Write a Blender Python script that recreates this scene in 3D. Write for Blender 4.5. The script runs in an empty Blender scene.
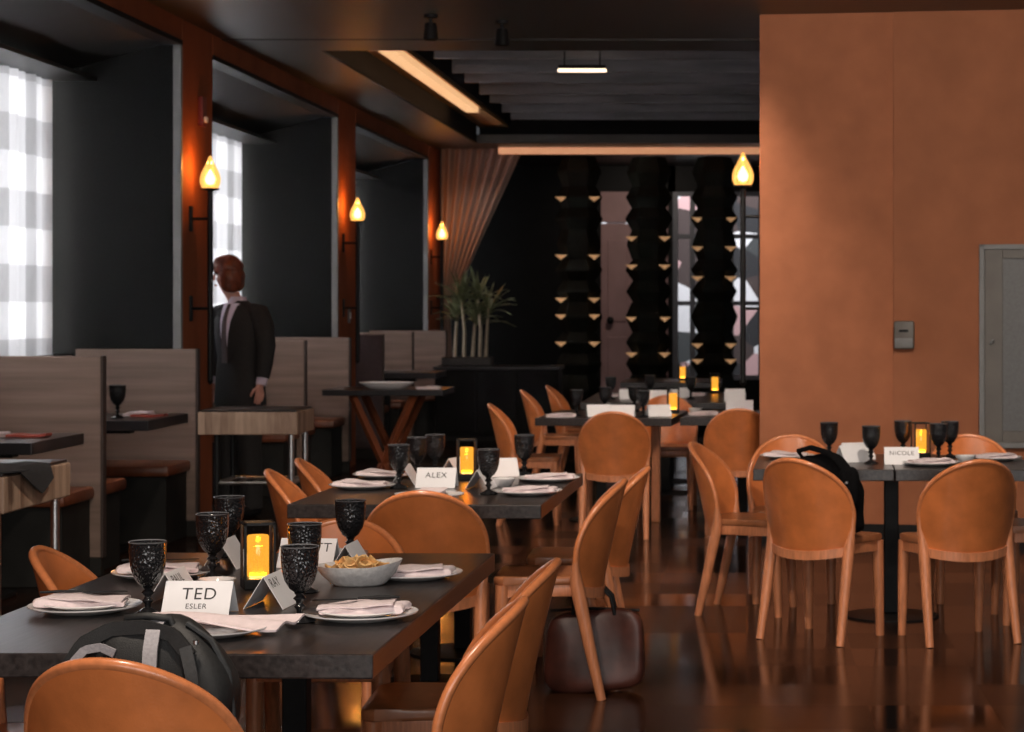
import bpy, bmesh, math, random
from mathutils import Vector, Matrix
random.seed(7)
PI = math.pi
R = math.radians
scene = bpy.context.scene
COL = scene.collection

# ------------------------------------------------------------------ materials
def nt(name):
    m = bpy.data.materials.new(name)
    m.use_nodes = True
    t = m.node_tree
    return m, t, t.nodes['Principled BSDF']

def mk(name, c, rough=.5, metal=0., var=.0, scale=20., stretch=(1, 1, 1), bump=0., bscale=None,
       c2=None, emit=None, es=0., trans=0., coat=0., spec=.5, detail=4., sheen=0.):
    m, t, p = nt(name)
    p.inputs['Base Color'].default_value = (*c, 1)
    p.inputs['Roughness'].default_value = rough
    p.inputs['Metallic'].default_value = metal
    p.inputs['Transmission Weight'].default_value = trans
    p.inputs['Coat Weight'].default_value = coat
    p.inputs['Coat Roughness'].default_value = .15
    p.inputs['Specular IOR Level'].default_value = spec
    p.inputs['Sheen Weight'].default_value = sheen
    if emit:
        p.inputs['Emission Color'].default_value = (*emit, 1)
        p.inputs['Emission Strength'].default_value = es
    if var > 0 or bump > 0 or c2:
        tc = t.nodes.new('ShaderNodeTexCoord')
        mp = t.nodes.new('ShaderNodeMapping')
        mp.inputs['Scale'].default_value = stretch
        nz = t.nodes.new('ShaderNodeTexNoise')
        nz.inputs['Scale'].default_value = scale
        nz.inputs['Detail'].default_value = detail
        t.links.new(tc.outputs['Object'], mp.inputs['Vector'])
        t.links.new(mp.outputs['Vector'], nz.inputs['Vector'])
        if var > 0 or c2:
            cr = t.nodes.new('ShaderNodeValToRGB')
            d = c2 if c2 else tuple(x * (1 - var) for x in c)
            e = c if c2 else tuple(min(1, x * (1 + var)) for x in c)
            cr.color_ramp.elements[0].color = (*d, 1)
            cr.color_ramp.elements[1].color = (*e, 1)
            cr.color_ramp.elements[0].position = .3
            cr.color_ramp.elements[1].position = .7
            t.links.new(nz.outputs['Fac'], cr.inputs['Fac'])
            t.links.new(cr.outputs['Color'], p.inputs['Base Color'])
        if bump > 0:
            b = t.nodes.new('ShaderNodeBump')
            b.inputs['Strength'].default_value = bump
            b.inputs['Distance'].default_value = .004
            if bscale:
                n2 = t.nodes.new('ShaderNodeTexNoise')
                n2.inputs['Scale'].default_value = bscale
                t.links.new(mp.outputs['Vector'], n2.inputs['Vector'])
                t.links.new(n2.outputs['Fac'], b.inputs['Height'])
            else:
                t.links.new(nz.outputs['Fac'], b.inputs['Height'])
            t.links.new(b.outputs['Normal'], p.inputs['Normal'])
    return m

M = {}
M['leather'] = mk('tan_leather', (.58, .172, .050), .30, var=.20, scale=9, bump=.12, bscale=160, spec=.6, coat=.25)
M['leather_rim'] = mk('tan_leather_rim', (.60, .20, .075), .30, var=.12, scale=60, coat=.2)
M['chair_wood'] = mk('chair_wood', (.54, .20, .09), .36, var=.2, scale=30, stretch=(3, 3, .4))
M['seat_leather'] = mk('seat_leather', (.33, .12, .05), .3, var=.15, scale=20)
M['table'] = mk('dark_oak_table', (.030, .024, .023), .28, var=.5, scale=9, stretch=(8, .6, 8), bump=.15, spec=.45)
M['black_metal'] = mk('black_metal', (.008, .008, .0085), .5, var=.2, scale=30, spec=.25)
M['steel'] = mk('brushed_steel', (.6, .6, .6), .3, metal=1., var=.1, scale=50)
M['trim_grey'] = mk('grey_metal_trim', (.22, .22, .22), .5, metal=.0, var=.08, scale=10)
M['china'] = mk('white_china', (.80, .78, .78), .18, var=.02, scale=10, spec=.6)
M['linen'] = mk('blush_linen', (.80, .68, .69), .85, var=.06, scale=60, bump=.25, bscale=320)
M['paper'] = mk('white_card', (.86, .85, .87), .7, var=.02, scale=20)
M['ink'] = mk('black_ink', (.015, .014, .016), .6, var=.05, scale=10)
M['stoneware'] = mk('grey_stoneware', (.68, .67, .67), .5, var=.14, scale=70, bump=.3, bscale=90)
M['chip'] = mk('corn_chip', (.74, .46, .19), .6, var=.25, scale=40)
M['candle'] = mk('candle_flame', (1, .6, .2), .5, var=.02, emit=(1, .62, .20), es=22.)
M['gold'] = mk('lit_gold_foil', (.75, .42, .2), .4, var=.1, scale=10, emit=(1, .55, .25), es=.22)  # gold facets of the columns, the light on them put in as emission
M['totem'] = mk('black_paper', (.010, .011, .008), .7, var=.3, scale=8, spec=.2)
M['ceil'] = mk('ceiling_lacquer', (.030, .026, .022), .42, var=.12, scale=1.2, spec=.6)
M['ceil_dark'] = mk('ceiling_charcoal', (.005, .005, .0055), .8, var=.2, scale=3)
M['slat'] = mk('charcoal_slat', (.22, .22, .24), .45, var=.3, scale=3, stretch=(.4, 3, 3))
M['clay'] = mk('terracotta_plaster', (.42, .150, .070), .8, var=.10, scale=5, bump=.15, bscale=60, spec=.3, detail=8)
M['clay_b'] = mk('terracotta_plaster_darker', (.38, .138, .065), .8, var=.10, scale=4, bump=.15, bscale=60, spec=.3, detail=8)  # same plaster, a little darker on the panel right of the seam
M['clay_left'] = mk('rust_plaster', (.30, .085, .032), .75, var=.12, scale=4, bump=.1, spec=.3)
M['gilt'] = mk('bronze_cove_ledge', (.62, .33, .14), .5, var=.08, scale=3)
M['charcoal'] = mk('charcoal_fabric_panel', (.013, .0128, .0125), .95, var=.25, scale=120, bump=.3, bscale=260, spec=.15)
M['soffit'] = mk('alcove_soffit', (.028, .027, .026), .5, var=.12, scale=3)
M['oak'] = mk('weathered_oak', (.30, .205, .160), .55, c2=(.185, .125, .098), scale=3.2, stretch=(.35, 1, 6), bump=.12)
M['oak_edge'] = mk('dark_oak_edge', (.06, .04, .032), .5, var=.2, scale=8)
M['booth_leather'] = mk('rust_booth_leather', (.20, .055, .02), .4, var=.18, scale=10, bump=.1)
M['booth_base'] = mk('booth_base', (.024, .023, .021), .7, var=.25, scale=5, spec=.25)
M['plum'] = mk('plum_fabric', (.07, .05, .055), .85, var=.2, scale=80)
M['red_cloth'] = mk('brick_red_napkin', (.33, .06, .04), .8, var=.15, scale=60)
M['dark_cloth'] = mk('charcoal_cloth', (.02, .02, .022), .9, var=.2, scale=90, bump=.2)
M['dark_top'] = mk('black_counter_top', (.02, .018, .02), .3, var=.3, scale=10)
M['nylon'] = mk('charcoal_nylon', (.010, .0105, .011), .62, var=.25, scale=120, bump=.25, bscale=400)
M['nylon_grey'] = mk('grey_nylon', (.035, .037, .039), .7, var=.2, scale=120, bump=.2, bscale=400)
M['webbing'] = mk('grey_webbing', (.30, .29, .31), .7, var=.12, scale=160, bump=.2)
M['bag_leather'] = mk('dark_brown_bag_leather', (.070, .020, .013), .42, var=.45, scale=9, bump=.3, bscale=14)
M['black_cloth'] = mk('black_wool', (.003, .003, .0035), .95, var=.3, scale=60, bump=.3, spec=.1)
M['suit'] = mk('dark_suit_wool', (.016, .015, .016), .85, var=.25, scale=90, bump=.15)
M['shirt'] = mk('lilac_shirt', (.62, .54, .66), .8, var=.05, scale=50)
M['skin'] = mk('skin', (.58, .28, .22), .5, var=.08, scale=20)
M['hair'] = mk('auburn_hair', (.14, .035, .016), .5, var=.5, scale=40, stretch=(1, 1, .2), bump=.6)
M['leaf'] = mk('palm_leaf', (.15, .17, .085), .5, var=.3, scale=6)
M['cane'] = mk('pale_cane', (.42, .36, .26), .7, var=.25, scale=30, stretch=(1, 1, 3))
M['planter'] = mk('dark_planter', (.03, .028, .027), .5, var=.2, scale=5)
M['black_panel'] = mk('black_cabinet', (.004, .004, .0045), .6, var=.3, scale=5, spec=.2)
M['mauve'] = mk('mauve_painted_door', (.36, .22, .22), .6, var=.1, scale=3)
M['back_frame'] = mk('slate_window_frame', (.12, .13, .155), .5, var=.1, scale=5)
M['red_plastic'] = mk('red_plastic', (.16, .02, .015), .4, var=.05, scale=5)
M['white_plastic'] = mk('white_plastic', (.7, .7, .7), .4, var=.03, scale=5)
M['led'] = mk('warm_led_strip', (1, .6, .3), .5, var=.02, emit=(1, .56, .27), es=.75)
M['cove_glow'] = mk('peach_cove_glow', (.9, .5, .3), .6, var=.02, emit=(1, .44, .22), es=.42)  # lit plaster of the back cove, its light put in as emission
M['lamp_bar'] = mk('linear_lamp_diffuser', (1, .8, .6), .5, var=.02, emit=(1, .75, .52), es=2.2)
M['frosted'] = mk('frosted_grey_glass', (.12, .122, .125), .5, var=.15, scale=60, spec=.7)
M['pass_frame'] = mk('pewter_frame', (.15, .135, .12), .5, metal=.0, var=.1, scale=8)

def mat_goblet():
    m, t, p = nt('smoked_pressed_glass')
    p.inputs['Base Color'].default_value = (.022, .022, .025, 1)
    p.inputs['Roughness'].default_value = .07
    p.inputs['Transmission Weight'].default_value = .55
    p.inputs['IOR'].default_value = 1.5
    tc = t.nodes.new('ShaderNodeTexCoord')
    mp = t.nodes.new('ShaderNodeMapping'); mp.inputs['Scale'].default_value = (1, 1, .7)
    v = t.nodes.new('ShaderNodeTexVoronoi'); v.inputs['Scale'].default_value = 150
    b = t.nodes.new('ShaderNodeBump'); b.inputs['Strength'].default_value = .9; b.inputs['Distance'].default_value = .003
    t.links.new(tc.outputs['Object'], mp.inputs['Vector']); t.links.new(mp.outputs['Vector'], v.inputs['Vector'])
    t.links.new(v.outputs['Distance'], b.inputs['Height']); t.links.new(b.outputs['Normal'], p.inputs['Normal'])
    return m
M['goblet'] = mat_goblet()
M['goblet_smooth'] = mk('smoked_glass_stem', (.02, .02, .022), .06, trans=.3, var=.05, scale=10, spec=.7)

M['rim_highlight'] = mk('smoked_rim_highlight', (.16, .16, .17), .08, var=.05, scale=10, spec=.9)  # lighter than the bowl: the rim highlight is put into the colour
def mat_clear():
    m, t, p = nt('clear_glass')
    p.inputs['Base Color'].default_value = (.95, .93, .9, 1)
    p.inputs['Roughness'].default_value = .03
    p.inputs['Transmission Weight'].default_value = 1
    p.inputs['IOR'].default_value = 1.05
    nz = t.nodes.new('ShaderNodeTexNoise'); nz.inputs['Scale'].default_value = 40
    b = t.nodes.new('ShaderNodeBump'); b.inputs['Strength'].default_value = .03
    t.links.new(nz.outputs['Fac'], b.inputs['Height']); t.links.new(b.outputs['Normal'], p.inputs['Normal'])
    return m
M['clear'] = mat_clear()

def mat_lampglass(name, tint, glow, es, fac):      # thin tinted lamp glass: lets the flame inside through and glows with it
    m, t, p = nt(name)
    t.nodes.remove(p)
    nz = t.nodes.new('ShaderNodeTexNoise'); nz.inputs['Scale'].default_value = 45
    tr = t.nodes.new('ShaderNodeBsdfTransparent'); tr.inputs[0].default_value = (*tint, 1)
    em = t.nodes.new('ShaderNodeEmission'); em.inputs[0].default_value = (*glow, 1)
    gl = t.nodes.new('ShaderNodeBsdfGlossy'); gl.inputs['Roughness'].default_value = .1; gl.inputs[0].default_value = (.9, .7, .5, 1)
    t.links.new(math_node(t, 'MULTIPLY', math_node(t, 'ADD', nz.outputs['Fac'], .5), es), em.inputs[1])
    m1 = t.nodes.new('ShaderNodeMixShader'); m1.inputs[0].default_value = fac
    m2 = t.nodes.new('ShaderNodeMixShader'); m2.inputs[0].default_value = .08
    t.links.new(tr.outputs[0], m1.inputs[1]); t.links.new(em.outputs[0], m1.inputs[2])
    t.links.new(m1.outputs[0], m2.inputs[1]); t.links.new(gl.outputs[0], m2.inputs[2])
    t.links.new(m2.outputs[0], t.nodes['Material Output'].inputs['Surface'])
    return m
def math_node(t, op, a, b=None):
    n = t.nodes.new('ShaderNodeMath'); n.operation = op
    for i, s in enumerate((a, b)):
        if s is None: continue
        if isinstance(s, (int, float)): n.inputs[i].default_value = s
        else: t.links.new(s, n.inputs[i])
    return n.outputs[0]

M['amber'] = mat_lampglass('amber_glass', (1, .62, .16), (1, .50, .06), 1.25, .50)
M['shade'] = mat_lampglass('torch_glass', (1, .62, .26), (1, .50, .13), 1.7, .60)
M['wax'] = mk('pale_wax', (.85, .62, .52), .5, var=.05, scale=20)
M['bulb'] = mk('torch_flame_bulb', (1, .8, .4), .5, var=.02, emit=(1, .74, .36), es=24.)
def mat_plaid():                      # woven plaid sheer lit by the daylight behind it
    m, t, p = nt('plaid_sheer_curtain')
    tc = t.nodes.new('ShaderNodeTexCoord')
    sx = t.nodes.new('ShaderNodeSeparateXYZ')
    t.links.new(tc.outputs['Object'], sx.inputs[0])
    fy = math_node(t, 'GREATER_THAN', math_node(t, 'FRACT', math_node(t, 'ADD', math_node(t, 'DIVIDE', sx.outputs[1], .60), 40.30)), .58)
    fz = math_node(t, 'GREATER_THAN', math_node(t, 'FRACT', math_node(t, 'ADD', math_node(t, 'DIVIDE', sx.outputs[2], .47), 40.24)), .50)
    s = math_node(t, 'ADD', fy, fz)
    s = math_node(t, 'MULTIPLY', s, .5)
    cr = t.nodes.new('ShaderNodeValToRGB'); cr.color_ramp.interpolation = 'CONSTANT'
    cr.color_ramp.elements[0].color = (.86, .86, .88, 1)
    cr.color_ramp.elements[1].position = .75; cr.color_ramp.elements[1].color = (.50, .50, .515, 1)
    e = cr.color_ramp.elements.new(.25); e.color = (.66, .66, .68, 1)
    t.links.new(s, cr.inputs['Fac'])
    t.nodes.remove(p)
    tr = t.nodes.new('ShaderNodeBsdfTranslucent'); df = t.nodes.new('ShaderNodeBsdfDiffuse')
    mx = t.nodes.new('ShaderNodeMixShader'); mx.inputs[0].default_value = .3
    out = t.nodes['Material Output']
    t.links.new(cr.outputs['Color'], tr.inputs['Color']); t.links.new(cr.outputs['Color'], df.inputs['Color'])
    t.links.new(tr.outputs[0], mx.inputs[1]); t.links.new(df.outputs[0], mx.inputs[2])
    t.links.new(mx.outputs[0], out.inputs['Surface'])
    return m
M['plaid'] = mat_plaid()

def mat_sheer():
    m, t, p = nt('blush_drape')
    t.nodes.remove(p)
    nz = t.nodes.new('ShaderNodeTexNoise'); nz.inputs['Scale'].default_value = 30
    cr = t.nodes.new('ShaderNodeValToRGB')
    cr.color_ramp.elements[0].color = (.50, .38, .33, 1); cr.color_ramp.elements[1].color = (.60, .46, .41, 1)
    tr = t.nodes.new('ShaderNodeBsdfTranslucent'); df = t.nodes.new('ShaderNodeBsdfDiffuse')
    mx = t.nodes.new('ShaderNodeMixShader'); mx.inputs[0].default_value = .6
    t.links.new(nz.outputs['Fac'], cr.inputs['Fac'])
    t.links.new(cr.outputs[0], tr.inputs['Color']); t.links.new(cr.outputs[0], df.inputs['Color'])
    t.links.new(tr.outputs[0], mx.inputs[1]); t.links.new(df.outputs[0], mx.inputs[2])
    t.links.new(mx.outputs[0], t.nodes['Material Output'].inputs['Surface'])
    return m
M['sheer'] = mat_sheer()

def mat_floor():                      # large square end grain tiles with a polished finish
    m, t, p = nt('polished_dark_parquet')
    tc = t.nodes.new('ShaderNodeTexCoord')
    sx = t.nodes.new('ShaderNodeSeparateXYZ'); t.links.new(tc.outputs['Object'], sx.inputs[0])
    S = .46
    ix = math_node(t, 'FLOOR', math_node(t, 'DIVIDE', sx.outputs[0], S))
    iy = math_node(t, 'FLOOR', math_node(t, 'DIVIDE', sx.outputs[1], S))
    par = math_node(t, 'FLOORED_MODULO', math_node(t, 'ADD', ix, iy), 2.)
    cb = t.nodes.new('ShaderNodeCombineXYZ'); t.links.new(ix, cb.inputs[0]); t.links.new(iy, cb.inputs[1])
    wn = t.nodes.new('ShaderNodeTexWhiteNoise'); t.links.new(cb.outputs[0], wn.inputs['Vector'])
    def grain(sc):
        mp = t.nodes.new('ShaderNodeMapping'); mp.inputs['Scale'].default_value = sc
        t.links.new(tc.outputs['Object'], mp.inputs['Vector'])
        n = t.nodes.new('ShaderNodeTexNoise'); n.inputs['Scale'].default_value = 5; n.inputs['Detail'].default_value = 5
        t.links.new(mp.outputs[0], n.inputs['Vector']); return n.outputs['Fac']
    mixg = t.nodes.new('ShaderNodeMix')
    t.links.new(par, mixg.inputs[0]); t.links.new(grain((1, 12, 1)), mixg.inputs[2]); t.links.new(grain((12, 1, 1)), mixg.inputs[3])
    k = math_node(t, 'ADD', math_node(t, 'MULTIPLY', mixg.outputs[0], .45), math_node(t, 'MULTIPLY', wn.outputs['Value'], .45))
    k = math_node(t, 'ADD', k, math_node(t, 'MULTIPLY', par, .22))
    cr = t.nodes.new('ShaderNodeValToRGB')
    cr.color_ramp.elements[0].position = .28; cr.color_ramp.elements[0].color = (.003, .0014, .001, 1)
    cr.color_ramp.elements[1].position = .95; cr.color_ramp.elements[1].color = (.036, .013, .006, 1)
    t.links.new(k, cr.inputs['Fac']); t.links.new(cr.outputs['Color'], p.inputs['Base Color'])
    t.links.new(math_node(t, 'ADD', math_node(t, 'MULTIPLY', wn.outputs['Value'], .16), .10), p.inputs['Roughness'])
    p.inputs['Specular IOR Level'].default_value = .22
    return m
M['floor'] = mat_floor()

def mat_block():                      # butcher block: strips side by side
    m, t, p = nt('butcher_block')
    tc = t.nodes.new('ShaderNodeTexCoord'); sx = t.nodes.new('ShaderNodeSeparateXYZ'); t.links.new(tc.outputs['Object'], sx.inputs[0])
    ix = math_node(t, 'FLOOR', math_node(t, 'DIVIDE', math_node(t, 'ADD', sx.outputs[0], sx.outputs[1]), .045))
    wn = t.nodes.new('ShaderNodeTexWhiteNoise'); wn.noise_dimensions = '1D'; t.links.new(ix, wn.inputs['W'])
    mp = t.nodes.new('ShaderNodeMapping'); mp.inputs['Scale'].default_value = (8, 8, 1.5); t.links.new(tc.outputs['Object'], mp.inputs[0])
    n = t.nodes.new('ShaderNodeTexNoise'); n.inputs['Scale'].default_value = 6; t.links.new(mp.outputs[0], n.inputs['Vector'])
    k = math_node(t, 'ADD', math_node(t, 'MULTIPLY', wn.outputs['Value'], .5), math_node(t, 'MULTIPLY', n.outputs['Fac'], .5))
    cr = t.nodes.new('ShaderNodeValToRGB')
    cr.color_ramp.elements[0].position = .15; cr.color_ramp.elements[0].color = (.20, .12, .08, 1)
    cr.color_ramp.elements[1].position = .85; cr.color_ramp.elements[1].color = (.50, .35, .25, 1)
    t.links.new(k, cr.inputs['Fac']); t.links.new(cr.outputs['Color'], p.inputs['Base Color'])
    p.inputs['Roughness'].default_value = .5
    return m
M['block'] = mat_block()

# ------------------------------------------------------------------ mesh builder
class MB:
    def __init__(s): s.bm = bmesh.new()
    def faces(s, pts, fs):
        v = [s.bm.verts.new(p) for p in pts]
        for f in fs:
            try: s.bm.faces.new([v[i] for i in f])
            except ValueError: pass
        return s
    def box(s, c, d, rz=0, bev=0., mat=None):
        g = bmesh.ops.create_cube(s.bm, size=1)
        X = Matrix.Translation(c) @ Matrix.Rotation(rz, 4, 'Z') @ (mat if mat else Matrix.Identity(4)) @ Matrix.Diagonal((*d, 1))
        bmesh.ops.transform(s.bm, matrix=X, verts=g['verts'])
        if bev > 0:
            ed = list({e for v in g['verts'] for e in v.link_edges})
            bmesh.ops.bevel(s.bm, geom=ed, offset=bev, segments=2, affect='EDGES', profile=.5)
        return s
    def b2(s, x0, x1, y0, y1, z0, z1, bev=0.):
        return s.box(((x0 + x1) / 2, (y0 + y1) / 2, (z0 + z1) / 2), (x1 - x0, y1 - y0, z1 - z0), 0, bev)
    def prism(s, poly, z0, z1, bev=0.):
        n = len(poly)
        v0 = [s.bm.verts.new((x, y, z0)) for x, y in poly]; v1 = [s.bm.verts.new((x, y, z1)) for x, y in poly]
        fs = [s.bm.faces.new(v0[::-1]), s.bm.faces.new(v1)]
        for i in range(n):
            s.bm.faces.new([v0[i], v0[(i + 1) % n], v1[(i + 1) % n], v1[i]])
        if bev > 0:
            ed = list(fs[0].edges) + list(fs[1].edges)
            bmesh.ops.bevel(s.bm, geom=ed, offset=bev, segments=2, affect='EDGES', profile=.5)
        return s
    def lathe(s, prof, n=24, c=(0, 0, 0), sx=1, sy=1, cap=True):
        rings = []
        for r, z in prof:
            if r < 1e-5: rings.append([s.bm.verts.new((c[0], c[1], c[2] + z))])
            else: rings.append([s.bm.verts.new((c[0] + sx * r * math.cos(2 * PI * i / n), c[1] + sy * r * math.sin(2 * PI * i / n), c[2] + z)) for i in range(n)])
        for a, b in zip(rings, rings[1:]):
            for i in range(n):
                j = (i + 1) % n
                if len(a) == 1 and len(b) == 1: continue
                if len(a) == 1: s.bm.faces.new([a[0], b[j], b[i]])
                elif len(b) == 1: s.bm.faces.new([a[i], a[j], b[0]])
                else: s.bm.faces.new([a[i], a[j], b[j], b[i]])
        if cap:
            if len(rings[0]) > 1: s.bm.faces.new(rings[0][::-1])
            if len(rings[-1]) > 1: s.bm.faces.new(rings[-1])
        return s
    def tube(s, path, rad, n=10, sq=1.):
        path = [Vector(p) for p in path]
        if not isinstance(rad, (list, tuple)): rad = [rad] * len(path)
        rings = []; prev = None
        for i, p in enumerate(path):
            d = (path[min(i + 1, len(path) - 1)] - path[max(i - 1, 0)]).normalized()
            if prev is None:
                up = Vector((0, 0, 1)) if abs(d.z) < .9 else Vector((0, 1, 0))
                a = d.cross(up).normalized()
            else:
                a = (prev - d * prev.dot(d)).normalized()
            prev = a; b = d.cross(a)
            rings.append([s.bm.verts.new(p + a * rad[i] * math.cos(2 * PI * k / n) + b * rad[i] * sq * math.sin(2 * PI * k / n)) for k in range(n)])
        for a, b in zip(rings, rings[1:]):
            for i in range(n): s.bm.faces.new([a[i], a[(i + 1) % n], b[(i + 1) % n], b[i]])
        s.bm.faces.new(rings[0][::-1]); s.bm.faces.new(rings[-1])
        return s
    def sheet(s, fn, nu, nv, th):
        P = [[Vector(fn(i / nu, j / nv)) for j in range(nv + 1)] for i in range(nu + 1)]
        A, B = [], []
        for i in range(nu + 1):
            ra, rb = [], []
            for j in range(nv + 1):
                du = P[min(i + 1, nu)][j] - P[max(i - 1, 0)][j]; dv = P[i][min(j + 1, nv)] - P[i][max(j - 1, 0)]
                n = du.cross(dv)
                n = n.normalized() if n.length > 1e-9 else Vector((0, 1, 0))
                ra.append(s.bm.verts.new(P[i][j] + n * th / 2)); rb.append(s.bm.verts.new(P[i][j] - n * th / 2))
            A.append(ra); B.append(rb)
        F = s.bm.faces.new
        for i in range(nu):
            for j in range(nv):
                F([A[i][j], A[i + 1][j], A[i + 1][j + 1], A[i][j + 1]]); F([B[i][j], B[i][j + 1], B[i + 1][j + 1], B[i + 1][j]])
        for i in range(nu):
            F([A[i][0], B[i][0], B[i + 1][0], A[i + 1][0]]); F([A[i][nv], A[i + 1][nv], B[i + 1][nv], B[i][nv]])
        for j in range(nv):
            F([A[0][j], A[0][j + 1], B[0][j + 1], B[0][j]]); F([A[nu][j], B[nu][j], B[nu][j + 1], A[nu][j + 1]])
        return s
    def blob(s, c, d, e=2.6, nu=24, nv=16, fn=None):       # super-ellipsoid, fn may push each point
        def f(w, m): return math.copysign(abs(w) ** m, w)
        k = 2 / e; rings = []
        for j in range(nv + 1):
            t = -PI / 2 + PI * j / nv
            if j in (0, nv): pts = [(0, 0, d[2] * f(math.sin(t), k))]
            else: pts = [(d[0] * f(math.cos(t), k) * f(math.cos(2 * PI * i / nu), k), d[1] * f(math.cos(t), k) * f(math.sin(2 * PI * i / nu), k), d[2] * f(math.sin(t), k)) for i in range(nu)]
            if fn: pts = [fn(*p) for p in pts]
            rings.append([s.bm.verts.new((p[0] + c[0], p[1] + c[1], p[2] + c[2])) for p in pts])
        for a, b in zip(rings, rings[1:]):
            for i in range(nu):
                j = (i + 1) % nu
                if len(a) == 1: s.bm.faces.new([a[0], b[j], b[i]])
                elif len(b) == 1: s.bm.faces.new([a[i], a[j], b[0]])
                else: s.bm.faces.new([a[i], a[j], b[j], b[i]])
        return s
    def build(s, name, mat, parent=None, smooth=None, loc=None, rz=0, shift=None):
        if shift: bmesh.ops.translate(s.bm, vec=shift, verts=s.bm.verts)
        bmesh.ops.recalc_face_normals(s.bm, faces=s.bm.faces)
        me = bpy.data.meshes.new(name); s.bm.to_mesh(me); s.bm.free()
        me.materials.append(M[mat])
        if smooth is not None:
            for p in me.polygons: p.use_smooth = True
            me.set_sharp_from_angle(angle=R(smooth))
        o = bpy.data.objects.new(name, me); COL.objects.link(o)
        if parent: o.parent = parent
        if loc: o.location = loc
        o.rotation_euler.z = rz
        return o

def tag(o, label, cat, group=None):
    o['label'] = label; o['category'] = cat
    if group: o['group'] = group
    return o
def thing(name, label, cat, loc=(0, 0, 0), rz=0, group=None):
    o = bpy.data.objects.new(name, None); COL.objects.link(o)
    o.empty_display_size = .05
    o.location = loc; o.rotation_euler.z = rz
    return tag(o, label, cat, group)
def struct(o): o['kind'] = 'structure'; return o
def dup(root, loc, rz, label, group=None):
    r = root.copy(); COL.objects.link(r); r.location = loc; r.rotation_euler.z = rz; r['label'] = label
    if group: r['group'] = group
    for ch in list(root.children):
        c = ch.copy(); COL.objects.link(c); c.parent = r
        for g in list(ch.children):
            d = g.copy(); COL.objects.link(d); d.parent = c
    return r

_proto = {}
def place(key, maker, loc, rz, label, group=None):        # first use builds the thing, later ones copy it with its parts
    if key not in _proto:
        o = maker(); _proto[key] = o
        o.location = loc; o.rotation_euler.z = rz; o['label'] = label
        if group: o['group'] = group
        return o
    o = dup(_proto[key], loc, rz, label, group)
    if not group and 'group' in o: del o['group']
    return o

# ------------------------------------------------------------------ the setting
XW = -3.72            # face of the left wall
XG = -4.58            # curtain line at the back of the window alcoves
ZC = 3.40             # ceiling
ZL = 3.24             # underside of the beam over the alcoves
struct(MB().b2(-5.2, 4.2, -1.5, 31, -.1, 0).build('floor', 'floor'))
c = MB()
c.b2(-5.2, 4.2, -1.5, 15.6, ZC, ZC + .1)
c.b2(-5.2, 4.2, 15.62, 16.27, ZC - .005, ZC + .1)
c.b2(-5.2, -3.14, 16.27, 25.5, ZC, ZC + .1)
c.b2(1.2, 4.2, 16.27, 25.5, ZC, ZC + .1)
c.b2(-5.2, 4.2, 25.5, 31, ZC, ZC + .1)
struct(c.build('ceiling', 'ceil'))
# raised coffer: dark sides, lit ledge and lid
struct(MB().b2(-3.145, -3.122, 16.272, 25.5, ZC - .002, 3.62).b2(-3.14, 1.2, 16.24, 16.27, ZC + .1, 4.3).b2(-3.14, 1.2, 25.9, 25.93, ZC + .1, 4.3)
       .b2(-3.2, 1.3, 16.2, 26.2, 4.3, 4.4).b2(1.2, 1.23, 16.27, 25.9, ZC + .1, 4.3).b2(-2.80, -2.77, 16.27, 25.9, 3.64, 4.3).build('ceiling_coffer', 'ceil_dark'))
struct(MB().b2(-3.14, -2.80, 16.27, 25.9, 3.61, 3.66).build('trim_1', 'gilt'))
struct(MB().b2(-2.95, -2.82, 16.3, 23.2, 3.55, 3.612).build('trim_2', 'led'))
struct(MB().b2(-2.95, .4, 26.2, 26.3, 3.325, 3.40).build('trim_3', 'cove_glow'))

# left wall: rust piers and beam, alcove panels, sloping soffits
ALC = [(9.7, 14.51), (15.35, 20.06), (20.98, 25.74)]
w = MB()
w.b2(XG - .1, XW, 8.9, 9.7, 0, ZC).b2(XG - .1, XW, 14.53, 15.33, 0, ZC).b2(XG - .1, XW, 20.08, 20.96, 0, ZC).b2(XG - .1, XW, 25.76, 26.75, 0, ZC)
for a, b in ALC: w.b2(XW - .12, XW, a, b, ZL, ZC)
w.b2(XG - .1, XW, -1.5, 8.9, 0, ZC)
struct(w.build('wall_left', 'clay_left'))
pn = MB()
for a, b in ALC:
    pn.b2(XG - .02, XW - .004, b, b + .018, 0, ZL)
    pn.b2(XG - .02, XW - .004, a - .018, a, 0, ZL)
struct(pn.build('wall_alcove', 'charcoal'))
sf = MB()
for a, b in ALC:
    z0, z1 = ZL, 3.03
    sf.faces([(XW - .11, a, z0), (XG - .02, a, z1), (XG - .02, b, z1), (XW - .11, b, z0),
              (XW - .11, a, z0 + .05), (XG - .02, a, z1 + .05), (XG - .02, b, z1 + .05), (XW - .11, b, z0 + .05)],
             [(0, 1, 2, 3), (7, 6, 5, 4), (0, 3, 7, 4), (1, 5, 6, 2), (0, 4, 5, 1), (3, 2, 6, 7)])
    sf.b2(XG - .02, XG + .30, a, b, 2.99, 3.015)          # blind box lip
struct(sf.build('ceiling_alcove', 'soffit'))
ub = MB()
for a, b in ALC: ub.b2(XW - .125, XW - .004, a, b, ZL - .012, ZL - .001).b2(XW - .006, XW + .006, a, b, ZL - .014, ZL + .018)
struct(ub.build('trim_7', 'black_metal'))  # black strips put in for the shadow gap under the beam
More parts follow.
